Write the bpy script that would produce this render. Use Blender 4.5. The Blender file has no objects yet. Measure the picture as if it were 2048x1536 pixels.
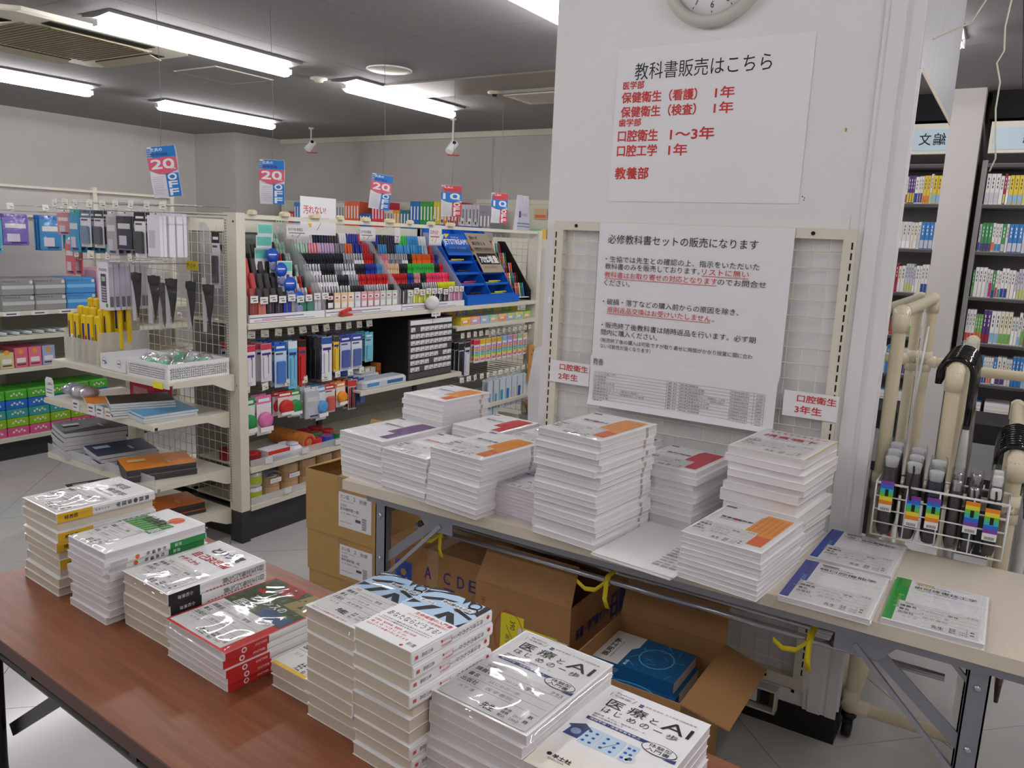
import bpy, math, random
from mathutils import Matrix, Vector
R = random.Random(7)
SC = bpy.context.scene
COL = SC.collection
PI = math.pi

# ---------------------------------------------------------------- camera, world, exposure
def add_camera():
    F, PITCH, ROLL, YAW = 1581.41, 0.182661, 0.043106, 2.129676
    fw = Vector((math.cos(PITCH)*math.cos(YAW), math.cos(PITCH)*math.sin(YAW), -math.sin(PITCH)))
    r = fw.cross(Vector((0, 0, 1))).normalized(); u = r.cross(fw)
    r2 = math.cos(ROLL)*r + math.sin(ROLL)*u; u2 = -math.sin(ROLL)*r + math.cos(ROLL)*u
    m = Matrix(((r2.x, u2.x, -fw.x, 0), (r2.y, u2.y, -fw.y, 0), (r2.z, u2.z, -fw.z, 1.53), (0, 0, 0, 1)))
    cd = bpy.data.cameras.new('camera'); cd.sensor_width = 36; cd.lens = F/2048*36; cd.clip_start = .02
    c = bpy.data.objects.new('camera', cd); COL.objects.link(c); c.matrix_world = m; SC.camera = c
add_camera()
w = bpy.data.worlds.new('world'); SC.world = w; w.use_nodes = True
w.node_tree.nodes['Background'].inputs[0].default_value = (.97, .96, 1, 1)
w.node_tree.nodes['Background'].inputs[1].default_value = .35
SC.view_settings.view_transform = 'Standard'; SC.view_settings.look = 'None'
SC.view_settings.gamma = 1; SC.view_settings.use_curve_mapping = False
SC.view_settings.exposure = 1.2
LAMP = 12.0

# ---------------------------------------------------------------- materials
def lin(c):
    o = []
    for v in c:
        v /= 255; o.append(v/12.92 if v <= .04045 else ((v+.055)/1.055)**2.4)
    return (*o, 1)
MATS = {}
def mat(name, rgb, rough=.5, metal=0, noise=0, scale=20, bump=0, spec=.5, stretch=None, coat=0, rgb2=None, alpha=1):
    if name in MATS: return MATS[name]
    m = bpy.data.materials.new(name); m.use_nodes = True; nt = m.node_tree; n = nt.nodes; p = n['Principled BSDF']
    c = lin(rgb); p.inputs['Base Color'].default_value = c; p.inputs['Roughness'].default_value = rough
    p.inputs['Metallic'].default_value = metal; p.inputs['Specular IOR Level'].default_value = spec
    if coat: p.inputs['Coat Weight'].default_value = coat; p.inputs['Coat Roughness'].default_value = .08
    if alpha < 1: p.inputs['Alpha'].default_value = alpha
    if noise or bump or rgb2:
        tc = n.new('ShaderNodeTexCoord'); tx = n.new('ShaderNodeTexNoise'); tx.inputs['Scale'].default_value = scale
        tx.inputs['Detail'].default_value = 4
        src = tc.outputs['Object']
        if stretch:
            mp = n.new('ShaderNodeMapping'); mp.inputs['Scale'].default_value = stretch
            nt.links.new(src, mp.inputs[0]); src = mp.outputs[0]
        nt.links.new(src, tx.inputs['Vector'])
        if noise or rgb2:
            mx = n.new('ShaderNodeMix'); mx.data_type = 'RGBA'
            c2 = lin(rgb2) if rgb2 else (*[v*(1-noise) for v in c[:3]], 1)
            mx.inputs[6].default_value = c; mx.inputs[7].default_value = c2
            rp = n.new('ShaderNodeMapRange'); rp.inputs[1].default_value = .35; rp.inputs[2].default_value = .65
            nt.links.new(tx.outputs[0], rp.inputs[0]); nt.links.new(rp.outputs[0], mx.inputs[0])
            nt.links.new(mx.outputs[2], p.inputs['Base Color'])
        if bump:
            b = n.new('ShaderNodeBump'); b.inputs['Strength'].default_value = bump; b.inputs['Distance'].default_value = .002
            nt.links.new(tx.outputs[0], b.inputs['Height']); nt.links.new(b.outputs[0], p.inputs['Normal'])
    MATS[name] = m; return m
def emis(name, rgb, s):
    m = bpy.data.materials.new(name); m.use_nodes = True; p = m.node_tree.nodes['Principled BSDF']
    p.inputs['Base Color'].default_value = (.8, .8, .8, 1)
    p.inputs['Emission Color'].default_value = lin(rgb); p.inputs['Emission Strength'].default_value = s
    MATS[name] = m; return m
def film(name, fac, rough=.06, tint=(1, 1, 1, 1), bump=.6, scale=9):
    m = bpy.data.materials.new(name); m.use_nodes = True; nt = m.node_tree; n = nt.nodes
    for x in list(n):
        if x.type != 'OUTPUT_MATERIAL': n.remove(x)
    out = [x for x in n][0]
    t = n.new('ShaderNodeBsdfTransparent'); t.inputs[0].default_value = tint
    g = n.new('ShaderNodeBsdfGlossy'); g.inputs['Roughness'].default_value = rough
    lw = n.new('ShaderNodeLayerWeight'); lw.inputs[0].default_value = .35
    mr = n.new('ShaderNodeMapRange'); mr.inputs[3].default_value = fac; mr.inputs[4].default_value = min(1, fac+.35)
    mx = n.new('ShaderNodeMixShader'); nt.links.new(lw.outputs['Fresnel'], mr.inputs[0]); nt.links.new(mr.outputs[0], mx.inputs[0])
    nt.links.new(t.outputs[0], mx.inputs[1]); nt.links.new(g.outputs[0], mx.inputs[2]); nt.links.new(mx.outputs[0], out.inputs[0])
    tc = n.new('ShaderNodeTexCoord'); tx = n.new('ShaderNodeTexNoise'); tx.inputs['Scale'].default_value = scale; tx.inputs['Detail'].default_value = 2
    tx.inputs['Distortion'].default_value = 1.2
    b = n.new('ShaderNodeBump'); b.inputs['Strength'].default_value = bump; b.inputs['Distance'].default_value = .01
    nt.links.new(tc.outputs['Object'], tx.inputs['Vector']); nt.links.new(tx.outputs[0], b.inputs['Height'])
    for q in (g, lw): nt.links.new(b.outputs[0], q.inputs['Normal'])
    MATS[name] = m; return m

M = {}
def dm(k, *a, **kw): M[k] = mat(k, *a, **kw)
dm('wall_paint', (198, 194, 190), .8, noise=.05, scale=2, bump=.15)
dm('ceiling_board', (146, 143, 142), .9, noise=.14, scale=120, bump=.5)
dm('floor_tile', (205, 204, 203), .15, noise=.07, scale=3, bump=.05, spec=.5)
dm('floor_joint', (120, 120, 118), .7)
dm('column_paint', (232, 230, 231), .55, noise=.03, scale=3, bump=.08)
dm('metal_panel', (225, 226, 230), .28, .25, noise=.08, scale=2, stretch=(30, 30, 1))
dm('black_rubber', (18, 17, 18), .5)
dm('mirror_glass', (235, 238, 238), .01, 1)
dm('beige_trim', (205, 190, 170), .5)
dm('ivory_metal', (224, 220, 204), .4, noise=.03, scale=6)
dm('shelf_cream', (226, 222, 206), .4, noise=.03, scale=5)
dm('dark_slot', (12, 11, 11), .8)
dm('grey_panel', (150, 148, 142), .6)
dm('dark_kick', (52, 52, 56), .5)
dm('chrome', (190, 190, 192), .22, .9)
dm('steel_grey', (150, 152, 160), .38, .55)
dm('silver_tube', (172, 173, 182), .25, .8)
dm('white', (240, 240, 240), .6)
dm('paper', (236, 236, 240), .7, noise=.02, scale=8)
dm('slip_paper', (230, 229, 227), .7)
dm('wood_top', (146, 90, 60), .30, rgb2=(128, 76, 48), scale=5, stretch=(1.2, 14, 1), bump=.04)
dm('wood_edge', (92, 60, 48), .5)
dm('black_metal', (16, 16, 18), .3, .4)
dm('laminate', (222, 212, 194), .35, noise=.03, scale=60)
dm('cardboard', (190, 152, 92), .75, noise=.06, scale=14, bump=.1, stretch=(1, 1, 8))
dm('cardboard_in', (150, 112, 70), .8)
dm('brown_carton', (170, 126, 80), .75, noise=.07, scale=12, bump=.1)
dm('packing_tape', (176, 140, 98), .25)
dm('pages_white', (238, 234, 236), .8, noise=.09, scale=40, stretch=(1, 1, 45))
dm('pages_cream', (224, 214, 196), .8, noise=.10, scale=40, stretch=(1, 1, 45))
dm('cover_white', (246, 246, 248), .3, coat=.2)
dm('cover_cream', (240, 234, 224), .35)
dm('yellow_print', (236, 190, 40), .5)
dm('orange_print', (240, 150, 40), .5, rgb2=(244, 186, 70), scale=12, stretch=(1, 12, 1))
dm('deep_orange', (232, 110, 40), .5)
dm('purple_print', (110, 62, 130), .5)
dm('red_print', (206, 44, 46), .5)
dm('crimson_print', (214, 70, 84), .5)
dm('green_print', (40, 140, 70), .5)
dm('blue_print', (44, 84, 190), .5, noise=.2, scale=30)
dm('indigo_print', (70, 80, 170), .5)
dm('bright_green', (50, 165, 70), .5)
dm('black_print', (26, 25, 30), .6)
dm('grey_print', (120, 122, 126), .6)
dm('ink_soft', (84, 84, 92), .6)
dm('navy_print', (52, 52, 130), .5)
dm('sky_print', (176, 208, 238), .4)
dm('sign_red', (206, 52, 48), .6)
dm('pvc', (224, 212, 182), .35, noise=.03, scale=9)
dm('pvc_joint', (230, 219, 190), .3)
dm('black_gloss', (10, 10, 12), .08, spec=.8)
dm('black_cloth', (28, 28, 32), .7, noise=.3, scale=60)
dm('navy_cloth', (30, 32, 58), .7, noise=.3, scale=60)
dm('grey_cloth', (62, 60, 58), .7, noise=.3, scale=60)
dm('wire_white', (240, 240, 242), .3)
dm('yellow_tape', (240, 218, 30), .45)
dm('clear_plastic', (235, 238, 240), .1, alpha=.35)
film('wrap', .05, .05, bump=.5, scale=7)
film('bag_film', .07, .10, bump=1, scale=14)
film('acrylic', .08, .03, bump=0)
emis('tube_light', (252, 249, 250), LAMP)
_cc = {}
def colm(rgb, rough=.45):
    k = 'tone_%02x%02x%02x' % rgb
    if k not in MATS: mat(k, rgb, rough)
    return MATS[k]

# ---------------------------------------------------------------- mesh builder
class MB:
    def __init__(s): s.v = []; s.f = []; s.m = []; s.mats = []; s.sm = []
    def mi(s, m):
        if isinstance(m, str): m = M.get(m) or MATS[m]
        if isinstance(m, tuple): m = colm(m)
        if m not in s.mats: s.mats.append(m)
        return s.mats.index(m)
    def add(s, vs, fs, m, T=None, smooth=False):
        b = len(s.v); k = s.mi(m)
        if T is not None: vs = [T @ Vector(q) for q in vs]
        s.v.extend([tuple(q) for q in vs])
        for f in fs: s.f.append([b+i for i in f]); s.m.append(k); s.sm.append(smooth)
        return s
    def box(s, x0, y0, z0, x1, y1, z1, m, T=None):
        v = [(x0, y0, z0), (x1, y0, z0), (x1, y1, z0), (x0, y1, z0), (x0, y0, z1), (x1, y0, z1), (x1, y1, z1), (x0, y1, z1)]
        return s.add(v, [(0, 3, 2, 1), (4, 5, 6, 7), (0, 1, 5, 4), (1, 2, 6, 5), (2, 3, 7, 6), (3, 0, 4, 7)], m, T)
    def tbox(s, x0, y0, z0, x1, y1, z1, m, e=.2, T=None):   # box with chamfered vertical and top edges
        e *= min(x1-x0, y1-y0)
        def ring(x0, y0, x1, y1, z, c): return [(x0+c, y0, z), (x1-c, y0, z), (x1, y0+c, z), (x1, y1-c, z), (x1-c, y1, z), (x0+c, y1, z), (x0, y1-c, z), (x0, y0+c, z)]
        h = min(e, (z1-z0)*.4)
        L = [ring(x0, y0, x1, y1, z0, e), ring(x0, y0, x1, y1, z1-h, e), ring(x0+h, y0+h, x1-h, y1-h, z1, e*.6)]
        return s.loft(L, m, T=T, smooth=False)
    def loft(s, rings, m, T=None, smooth=True, cap=True, closed=True):
        n = len(rings[0]); vs = [p for r in rings for p in r]; fs = []
        for i in range(len(rings)-1):
            for j in range(n if closed else n-1):
                a = i*n+j; b = i*n+(j+1) % n; fs.append((a, b, b+n, a+n))
        if cap: fs.append(tuple(range(n-1, -1, -1))); fs.append(tuple(range((len(rings)-1)*n, len(rings)*n)))
        return s.add(vs, fs, m, T, smooth)
    def lathe(s, prof, m, n=16, T=None, smooth=True, cap=True):   # prof: (r, z)
        return s.loft([[(r*math.cos(2*PI*j/n), r*math.sin(2*PI*j/n), z) for j in range(n)] for r, z in prof], m, T, smooth, cap)
    def tube(s, pts, r, m, n=8, T=None, smooth=True, cap=True):
        pts = [Vector(p) for p in pts]; rings = []; up = Vector((0, 0, 1)); last = None
        for i, p in enumerate(pts):
            d = (pts[min(i+1, len(pts)-1)]-pts[max(i-1, 0)]).normalized()
            if last is None:
                a = d.orthogonal().normalized() if abs(d.dot(up)) > .95 else d.cross(up).normalized()
            else: a = (last - d*last.dot(d)).normalized()
            last = a; b = d.cross(a); rr = r[i] if isinstance(r, (list, tuple)) else r
            rings.append([p+rr*(math.cos(2*PI*j/n)*a+math.sin(2*PI*j/n)*b) for j in range(n)])
        return s.loft(rings, m, T, smooth, cap)
    def bar(s, a, b, w, h, m):    # rectangular bar from a to b
        a, b = Vector(a), Vector(b); d = (b-a); L = d.length; q = d.to_track_quat('X', 'Z')
        return s.box(0, -w/2, -h/2, L, w/2, h/2, m, Matrix.Translation(a) @ q.to_matrix().to_4x4())
    def prism(s, poly, z0, z1, m, T=None):   # poly 2d ccw
        n = len(poly)
        return s.add([(x, y, z0) for x, y in poly]+[(x, y, z1) for x, y in poly],
                     [tuple(range(n-1, -1, -1)), tuple(range(n, 2*n))]+[(i, (i+1) % n, (i+1) % n+n, i+n) for i in range(n)], m, T)
    def flat(s, poly, m, T=None, z=0):
        return s.add([(x, y, z) for x, y in poly], [tuple(range(len(poly)))], m, T)
    def rect(s, x, y, w, h, m, T=None, z=0): return s.flat([(x, y), (x+w, y), (x+w, y+h), (x, y+h)], m, T, z)
    def disc(s, x, y, r, m, T=None, z=0, n=20, ry=None):
        ry = ry or r; return s.flat([(x+r*math.cos(2*PI*i/n), y+ry*math.sin(2*PI*i/n)) for i in range(n)], m, T, z)
    def line(s, pts, w, m, T=None, z=0):
        for (x0, y0), (x1, y1) in zip(pts, pts[1:]):
            L = math.hypot(x1-x0, y1-y0) or 1; nx, ny = -(y1-y0)/L*w/2, (x1-x0)/L*w/2
            s.flat([(x0-nx, y0-ny), (x1-nx, y1-ny), (x1+nx, y1+ny), (x0+nx, y0+ny)], m, T, z)
        return s
    def text(s, t, x, y, w, h, m, T=None, z=0, bold=0, res=2, vert=False):   # fits the string into a box
        vs, fs = glyphs(t, 0, res)
        if not vs: return s
        x0 = min(v[0] for v in vs); x1 = max(v[0] for v in vs); y0 = min(v[1] for v in vs); y1 = max(v[1] for v in vs)
        a = w/max(x1-x0, 1e-6) if w else h/max(y1-y0, 1e-6); b = h/max(y1-y0, 1e-6) if h else a
        d = bold*(h or w) if bold > .004 else 0
        for k, (dx, dy) in enumerate(((-d, -d), (d, d), (-d, d), (d, -d)) if d else ((0, 0),)):
            s.add([(x+dx+(v[0]-x0)*a, y+dy+(v[1]-y0)*b, z+k*.00002) for v in vs], fs, m, T)
        return s
    def mesh(s, name):
        me = bpy.data.meshes.new(name); me.from_pydata(s.v, [], s.f)
        for m in s.mats: me.materials.append(m)
        me.polygons.foreach_set('material_index', s.m); me.polygons.foreach_set('use_smooth', s.sm); me.update(); return me
    def obj(s, name, parent=None, loc=(0, 0, 0), rz=0, **kw): return put(name, s.mesh(name), parent, loc, rz, **kw)
_G = {}
def glyphs(t, bold=0, res=1):
    k = (t, bold, res)
    if k not in _G:
        c = bpy.data.curves.new('t', 'FONT'); c.body = t; c.size = 1; c.resolution_u = res; c.offset = bold; c.fill_mode = 'FRONT'
        o = bpy.data.objects.new('t', c); me = o.to_mesh()
        _G[k] = ([tuple(v.co) for v in me.vertices], [tuple(p.vertices) for p in me.polygons])
        o.to_mesh_clear(); bpy.data.objects.remove(o); bpy.data.curves.remove(c)
    return _G[k]
def put(name, me, parent=None, loc=(0, 0, 0), rz=0, label=None, cat=None, group=None, kind=None, rot=None):
    o = bpy.data.objects.new(name, me); COL.objects.link(o)
    if parent: o.parent = parent
    o.location = loc; o.rotation_euler = rot if rot else (0, 0, rz)
    return tag(o, label, cat, group, kind)
def tag(o, label=None, cat=None, group=None, kind=None):
    if label: o['label'] = label
    if cat: o['category'] = cat
    if group: o['group'] = group
    if kind: o['kind'] = kind
    return o
def thing(name, label, cat, loc=(0, 0, 0), rz=0, group=None, kind=None):
    return put(name, None, None, loc, rz, label, cat, group, kind)
def copytree(o, loc, rz=0, label=None, group=None, rot=None):
    c = o.copy(); COL.objects.link(c); c.location = loc; c.rotation_euler = rot if rot else (0, 0, rz)
    if label: c['label'] = label
    if group: c['group'] = group
    for ch in list(o.children):
        d = ch.copy(); COL.objects.link(d); d.parent = c
        for g in list(ch.children):
            e = g.copy(); COL.objects.link(e); e.parent = d
    return c
def struct(name, mb): return tag(mb.obj(name), kind='structure')
def frame(o, u, v):   # local xy plane -> world; o origin, u right, v up
    u = Vector(u).normalized(); v = Vector(v).normalized(); n = u.cross(v); o = Vector(o)
    return Matrix(((u.x, v.x, n.x, o.x), (u.y, v.y, n.y, o.y), (u.z, v.z, n.z, o.z), (0, 0, 0, 1)))
ORD = ['first', 'second', 'third', 'fourth', 'fifth', 'sixth', 'seventh', 'eighth', 'ninth', 'tenth', 'eleventh', 'twelfth', 'thirteenth',
       'fourteenth', 'fifteenth', 'sixteenth', 'seventeenth', 'eighteenth', 'nineteenth', 'twentieth']
ORD += ['twenty-'+w for w in ORD[:9]]+['thirtieth']+['thirty-'+w for w in ORD[:9]]+['fortieth']+['forty-'+w for w in ORD[:9]]+['fiftieth']+['fifty-'+w for w in ORD[:9]]+['sixtieth']+['sixty-'+w for w in ORD[:9]]+['seventieth']
FR = lambda o: frame(o, (1, 0, 0), (0, 0, 1))       # faces -Y
FX = lambda o: frame(o, (0, 1, 0), (0, 0, 1))       # faces +X
FT = lambda o=(0, 0, 0): frame(o, (1, 0, 0), (0, 1, 0))  # faces up
# ================================================================ THE ROOM
X0, X1, Y0, Y1, HC = -8.41, 2.6, -2.6, 6.85, 2.57
def clip(poly, axis, val, keep_less):
    out = []
    for i in range(len(poly)):
        a, b = poly[i], poly[(i+1) % len(poly)]
        ia = (a[axis] <= val) == keep_less; ib = (b[axis] <= val) == keep_less
        if ia: out.append(a)
        if ia != ib:
            t = (val-a[axis])/(b[axis]-a[axis]); out.append((a[0]+t*(b[0]-a[0]), a[1]+t*(b[1]-a[1])))
    return out
floor = struct('floor', MB().box(X0, Y0, -.05, X1, Y1, -.003, 'floor_joint'))
TS = .6; s2 = math.sqrt(.5)
for i in range(-12, 16):
    for j in range(-16, 14):
        p0, q0 = 1.95+i*TS, -1.31+j*TS    # offsets along the two diagonals
        g = .0013; ps = []
        for p, q in ((p0+g, q0+g), (p0+g, q0+TS-g), (p0+TS-g, q0+TS-g), (p0+TS-g, q0+g)):
            ps.append(((-p-q)*s2, (p-q)*s2))
        for ax, v, k in ((0, X0, False), (0, X1, True), (1, Y0, False), (1, Y1, True)):
            if ps: ps = clip(ps, ax, v, k)
        if len(ps) < 3: continue
        ar = sum(a[0]*b[1]-b[0]*a[1] for a, b in zip(ps, ps[1:]+ps[:1]))
        if abs(ar) < .01: continue
        if ar < 0: ps = ps[::-1]
        MB().prism(ps, -.003, 0, 'floor_tile').obj('floor_tile', floor)
ceil = struct('ceiling', MB().box(X0, Y0, HC+.012, X1, Y1, HC+.1, 'grey_panel'))
pm = {}
yy = Y0
while yy < Y1-.01:
    xx = X0
    while xx < X1-.01:
        a = min(.92, X1-xx); b = min(1.22, Y1-yy); k = (round(a, 2), round(b, 2))
        if k not in pm: pm[k] = MB().box(.0015, .0015, 0, a-.0015, b-.0015, .012, 'ceiling_board').mesh('ceiling_panel')
        put('ceiling_panel', pm[k], ceil, (xx, yy, HC)); xx += a
    yy += 1.22
struct('wall_left', MB().box(X0-.1, Y0, 0, X0, Y1, HC, 'wall_paint'))
struct('wall_back', MB().box(X0, Y1, 0, X1, Y1+.1, HC, 'wall_paint'))
struct('wall_right', MB().box(X1, Y0, 0, X1+.1, Y1, HC, 'wall_paint'))
struct('wall_front', MB().box(X0, Y0-.1, 0, X1, Y0, HC, 'wall_paint'))
struct('wall_corner', MB().box(X0, 6.15, 0, -7.68, Y1, HC, 'wall_paint'))
struct('trim_1', MB().box(-7.68, Y1-.05, HC-.055, X1, Y1, HC, 'ivory_metal'))
struct('baseboard_back', MB().box(-7.68, Y1-.012, 0, X1, Y1, .08, 'dark_kick'))
# slightly dropped beige ceiling fields round the exhaust grille
struct('ceiling_field', MB().box(-4.04, 4.5, HC-.012, -1.45, 5.0, HC, (134, 126, 114)).box(-3.5, 5.0, HC-.012, -1.45, 5.5, HC, (134, 126, 114)))
struct('trim_2', MB().box(-5.13, 3.6, HC-.004, -4.68, 4.09, HC, 'ivory_metal').box(-5.115, 3.615, HC-.006, -4.695, 4.075, HC-.003, 'ceiling_board'))

# ---------------------------------------------------------------- ceiling lamps
def lampmesh():
    h = MB(); L = .64
    pr = [(-.12, .07), (-.12, .056), (-.02, .045), (.02, .045), (.12, .056), (.12, .07)]
    h.loft([[(x, -L, z) for x, z in pr], [(x, L, z) for x, z in pr]], (122, 120, 120), smooth=False)
    t = MB(); n = 10
    def ring(y, k): return [(.033*k*math.cos(PI*2*j/n), y, .012+.032*k*math.sin(PI*2*j/n)) for j in range(n)]
    t.loft([ring(-.632, .35), ring(-.622, .85), ring(-.60, 1), ring(.60, 1), ring(.622, .85), ring(.632, .35)], 'tube_light')
    e = MB().box(-.02, -.004, .0, .02, .004, .03, 'white')
    return h.mesh('housing'), t.mesh('light_tube'), e.mesh('end_cap')
LM = lampmesh()
def lamp(x, y, lab, rz=0):
    t = thing('ceiling_lamp', lab, 'ceiling lamp', (x, y, HC-.07), rz, 'fluorescent lamps on the ceiling')
    put('housing', LM[0], t); put('light_tube', LM[1], t); put('end_cap', LM[2], t, (0, -.64, 0)); put('end_cap', LM[2], t, (0, .64, 0))
lamp(-4.13, 3.10, 'long white tube lamp nearest the air conditioner on the ceiling')
lamp(-6.38, 3.10, 'white tube lamp cut by the left picture edge, over the left shelves')
lamp(-4.13, 4.87, 'white tube lamp between the round ceiling speaker and the white column')
lamp(-6.42, 4.97, 'smallest white tube lamp, near the far wall corner above the sale flags')
lamp(-1.89, 3.10, 'white tube lamp half hidden by the top left edge of the white column')
lamp(-1.0, 4.45, 'tube lamp running crosswise behind the column, only its ribbed end showing', PI/2)
for x, y, lb_ in ((-6.38, 1.1, 'far left, level with the tables'), (-4.13, 1.1, 'left, level with the tables'), (-1.89, 1.1, 'straight above the brown table'), (-1.89, 4.87, 'hidden behind the white column'), (.35, 1.1, 'right, above the ivory table end'), (.9, 3.1, 'right, above the umbrella rack'), (.9, 4.87, 'right, before the bookcase'), (-6.38, -.9, 'far left, behind the viewer'), (-4.13, -.9, 'left, behind the viewer'), (-1.89, -.9, 'straight behind the viewer'), (.35, -.9, 'right, behind the viewer'), (2.1, 1.1, 'nearest the right wall')):
    lamp(x, y, 'tube lamp outside the picture, '+lb_)
for x, y in () if True else ((-6.38, 1.1), (-4.13, 1.1), (-1.89, 1.1), (-1.89, 4.87), (.35, 1.1), (.9, 3.1), (.9, 4.87), (-6.38, -.9), (-4.13, -.9), (-1.89, -.9), (.35, -.9), (2.1, 1.1)):
    lamp(x, y, 'tube lamp on the ceiling outside the picture, %.1f m across and %.1f m deep' % (x+8.4, y+2.6))

# ---------------------------------------------------------------- air conditioner cassette
t = thing('air_conditioner', 'cream four-way ceiling air conditioner with open flaps and brown grille', 'air conditioner', (-4.93, 2.70, HC))
MB().tbox(-.53, -.55, 0, .53, .55, .03, 'ivory_metal', .08, Matrix.Rotation(PI, 4, 'X')).obj('face_panel', t)
g = MB().box(-.34, -.36, -.036, .34, .36, -.03, (150, 140, 108))
for i in range(22): g.box(-.33, -.35+i*.0325, -.039, .33, -.342+i*.0325, -.036, (120, 112, 86))
g.obj('intake_grille', t)
for sx, sy in ((1, 0), (-1, 0), (0, 1), (0, -1)):
    T = Matrix.Rotation(math.atan2(sy, sx), 4, 'Z')
    MB().box(.40, -.30, -.034, .49, .30, -.030, 'dark_slot', T).obj('outlet_slot', t)
    MB().add([(.40, -.29, -.034), (.475, -.29, -.055), (.475, .29, -.055), (.40, .29, -.034), (.395, -.29, -.038), (.47, -.29, -.059), (.47, .29, -.059), (.395, .29, -.038)],
             [(0, 1, 2, 3), (7, 6, 5, 4), (0, 4, 5, 1), (1, 5, 6, 2), (2, 6, 7, 3), (3, 7, 4, 0)], (176, 168, 140), T).obj('flap', t)
t = thing('ceiling_speaker', 'round perforated cream speaker set flush in the ceiling', 'speaker', (-3.62, 4.12, HC))
MB().lathe([(.145, 0), (.145, -.006), (.128, -.010), (.0, -.012)], (206, 200, 176), 28).obj('grille', t)
MB().lathe([(.148, 0), (.150, -.005), (.145, -.011), (.142, -.006)], 'white', 28, cap=False).obj('rim', t)
t = thing('smoke_detector', 'small round cream detector on the ceiling beside the long lamp', 'detector', (-4.3, 4.16, HC))
MB().lathe([(.06, 0), (.06, -.01), (.035, -.016), (.03, -.028), (0, -.03)], 'ivory_metal', 20).obj('body', t)
t = thing('smoke_detector', 'small dark-centred detector on the ceiling next to the exhaust grille', 'detector', (-3.35, 4.95, HC-.012))
MB().lathe([(.05, 0), (.05, -.012), (.02, -.02), (0, -.02)], 'beige_trim', 18).obj('body', t)
MB().lathe([(.02, -.02), (.015, -.034), (0, -.035)], 'dark_slot', 12).obj('sensor', t)
t = thing('exhaust_grille', 'square slatted exhaust grille on the ceiling beside the white column', 'vent', (-3.05, 5.18, HC-.012))
MB().box(-.28, -.24, -.02, .28, .24, 0, 'grey_panel').obj('housing', t)
for i in range(12): MB().box(-.25, -.2+i*.034, -.028, .25, -.19+i*.034, -.018, (200, 192, 178)).obj('slat', t)

# ---------------------------------------------------------------- hanging sensors, sale flags
for x, y, L, lab in ((-6.42, 6.1, .13, 'small white camera hanging left, above the sale flags, with a red tag'), (-4.50, 6.0, .2, 'small white camera hanging right, next to the lamp end, with a red tag')):
    t = thing('security_camera', lab, 'camera', (x, y, HC), .5)
    MB().lathe([(.03, 0), (.03, -.012), (.008, -.02), (.008, -L)], 'white', 10).obj('pole', t)
    T = Matrix.Translation((0, 0, -L-.045)) @ Matrix.Rotation(.5, 4, 'Y') @ Matrix.Rotation(-.6, 4, 'X')
    MB().tbox(-.035, -.03, -.07, .035, .03, .06, 'white', .25, T).obj('housing', t)
    MB().lathe([(.016, 0), (.016, .008), (0, .009)], 'dark_slot', 12, T @ Matrix.Translation((0, -.031, .02)) @ Matrix.Rotation(PI/2, 4, 'X')).obj('lens', t)
    MB().box(-.045, -.02, -L-.125, .06, .03, -L-.118, 'sign_red').obj('tag', t)
def flag(x, y, z, W, H, rz, tilt, pct, top, badge, strip, lab):
    t = thing('sale_flag', lab, 'flag', (x, y, z), rz, 'sale flags hanging over the pen shelves')
    T = Matrix.Rotation(tilt, 4, 'Y')
    n = 8; vs = []; fs = []
    sh = lambda v: .006*math.sin(v*7)
    b = MB()
    for k, th in ((0, 0), (1, .0012)):
        pass
    b.loft([[(-W/2, sh(i/n)-.0005, -H*i/n), (W/2, sh(i/n)-.0005, -H*i/n), (W/2, sh(i/n)+.0005, -H*i/n), (-W/2, sh(i/n)+.0005, -H*i/n)] for i in range(n+1)], 'paper', T, False)
    b.obj('sheet', t)
    p = MB(); F = T @ frame((-W/2, -.0085, -H), (1, 0, 0), (0, 0, 1))
    w = lambda q: q*W; h = lambda q: q*H
    p.rect(w(.18), h(.78), w(.82), h(.21), top, F)
    for i in range(4): p.rect(0, h(.80+i*.045), w(.18), h(.022), top, F)
    p.flat([(0, h(.78)), (0, h(.55)), (w(.3), h(.47)), (w(.55), h(.45)), (w(1), h(.52)), (w(1), h(.78))], badge, F, .0002)
    p.rect(w(.55), 0, w(.45), h(.46), strip, F, .0003)
    p.text('文具の', w(.14), h(.90), w(.42), h(.065), 'white', F, .0005, .02)
    p.text('販売価格', w(.14), h(.81), w(.6), h(.06), 'navy_print' if top != 'crimson_print' else 'red_print', F, .0005, .01)
    p.text(pct, w(.1), h(.56), w(.8), h(.18), 'white', F, .0006, .04, 4)
    p.text('%', w(.74), h(.535), w(.2), h(.06), 'white', F, .0007, .02)
    for i, c in enumerate('OFF'): p.text(c, w(.62), h(.33-i*.15), w(.30), h(.12), 'white', F, .0006, .05, 4)
    for i in range(9): p.rect(w(.08), h(.40-i*.042), w(.40-.03*(i % 3)), h(.008), (190, 192, 214), F, .0003)
    p.obj('print', t)
    MB().tube([(0, 0, 0), (.01, 0, .2), (0, 0, HC-z)], .0012, 'grey_print', 5).obj('wire', t)
BL = (30, 128, 214); PK = (228, 98, 128)
flag(-3.20, 2.17, 1.855, .125, .215, .55, -.13, '20', BL, PK, BL, 'blue and pink 20 percent sale flag furthest left, above the hanging packs')
flag(-3.20, 2.78, 1.86, .125, .215, .55, 0, '20', BL, PK, BL, 'blue and pink 20 percent sale flag, second from the left, by the wall corner')
flag(-3.20, 3.60, 1.86, .12, .20, .75, .12, '20', BL, PK, BL, 'tilted blue and pink 20 percent sale flag in front of the orange folders')
flag(-3.20, 4.27, 1.85, .135, .20, .6, .0, '10', 'crimson_print', BL, 'crimson_print', 'red and blue 10 percent sale flag above the blue pen stand')
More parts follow.
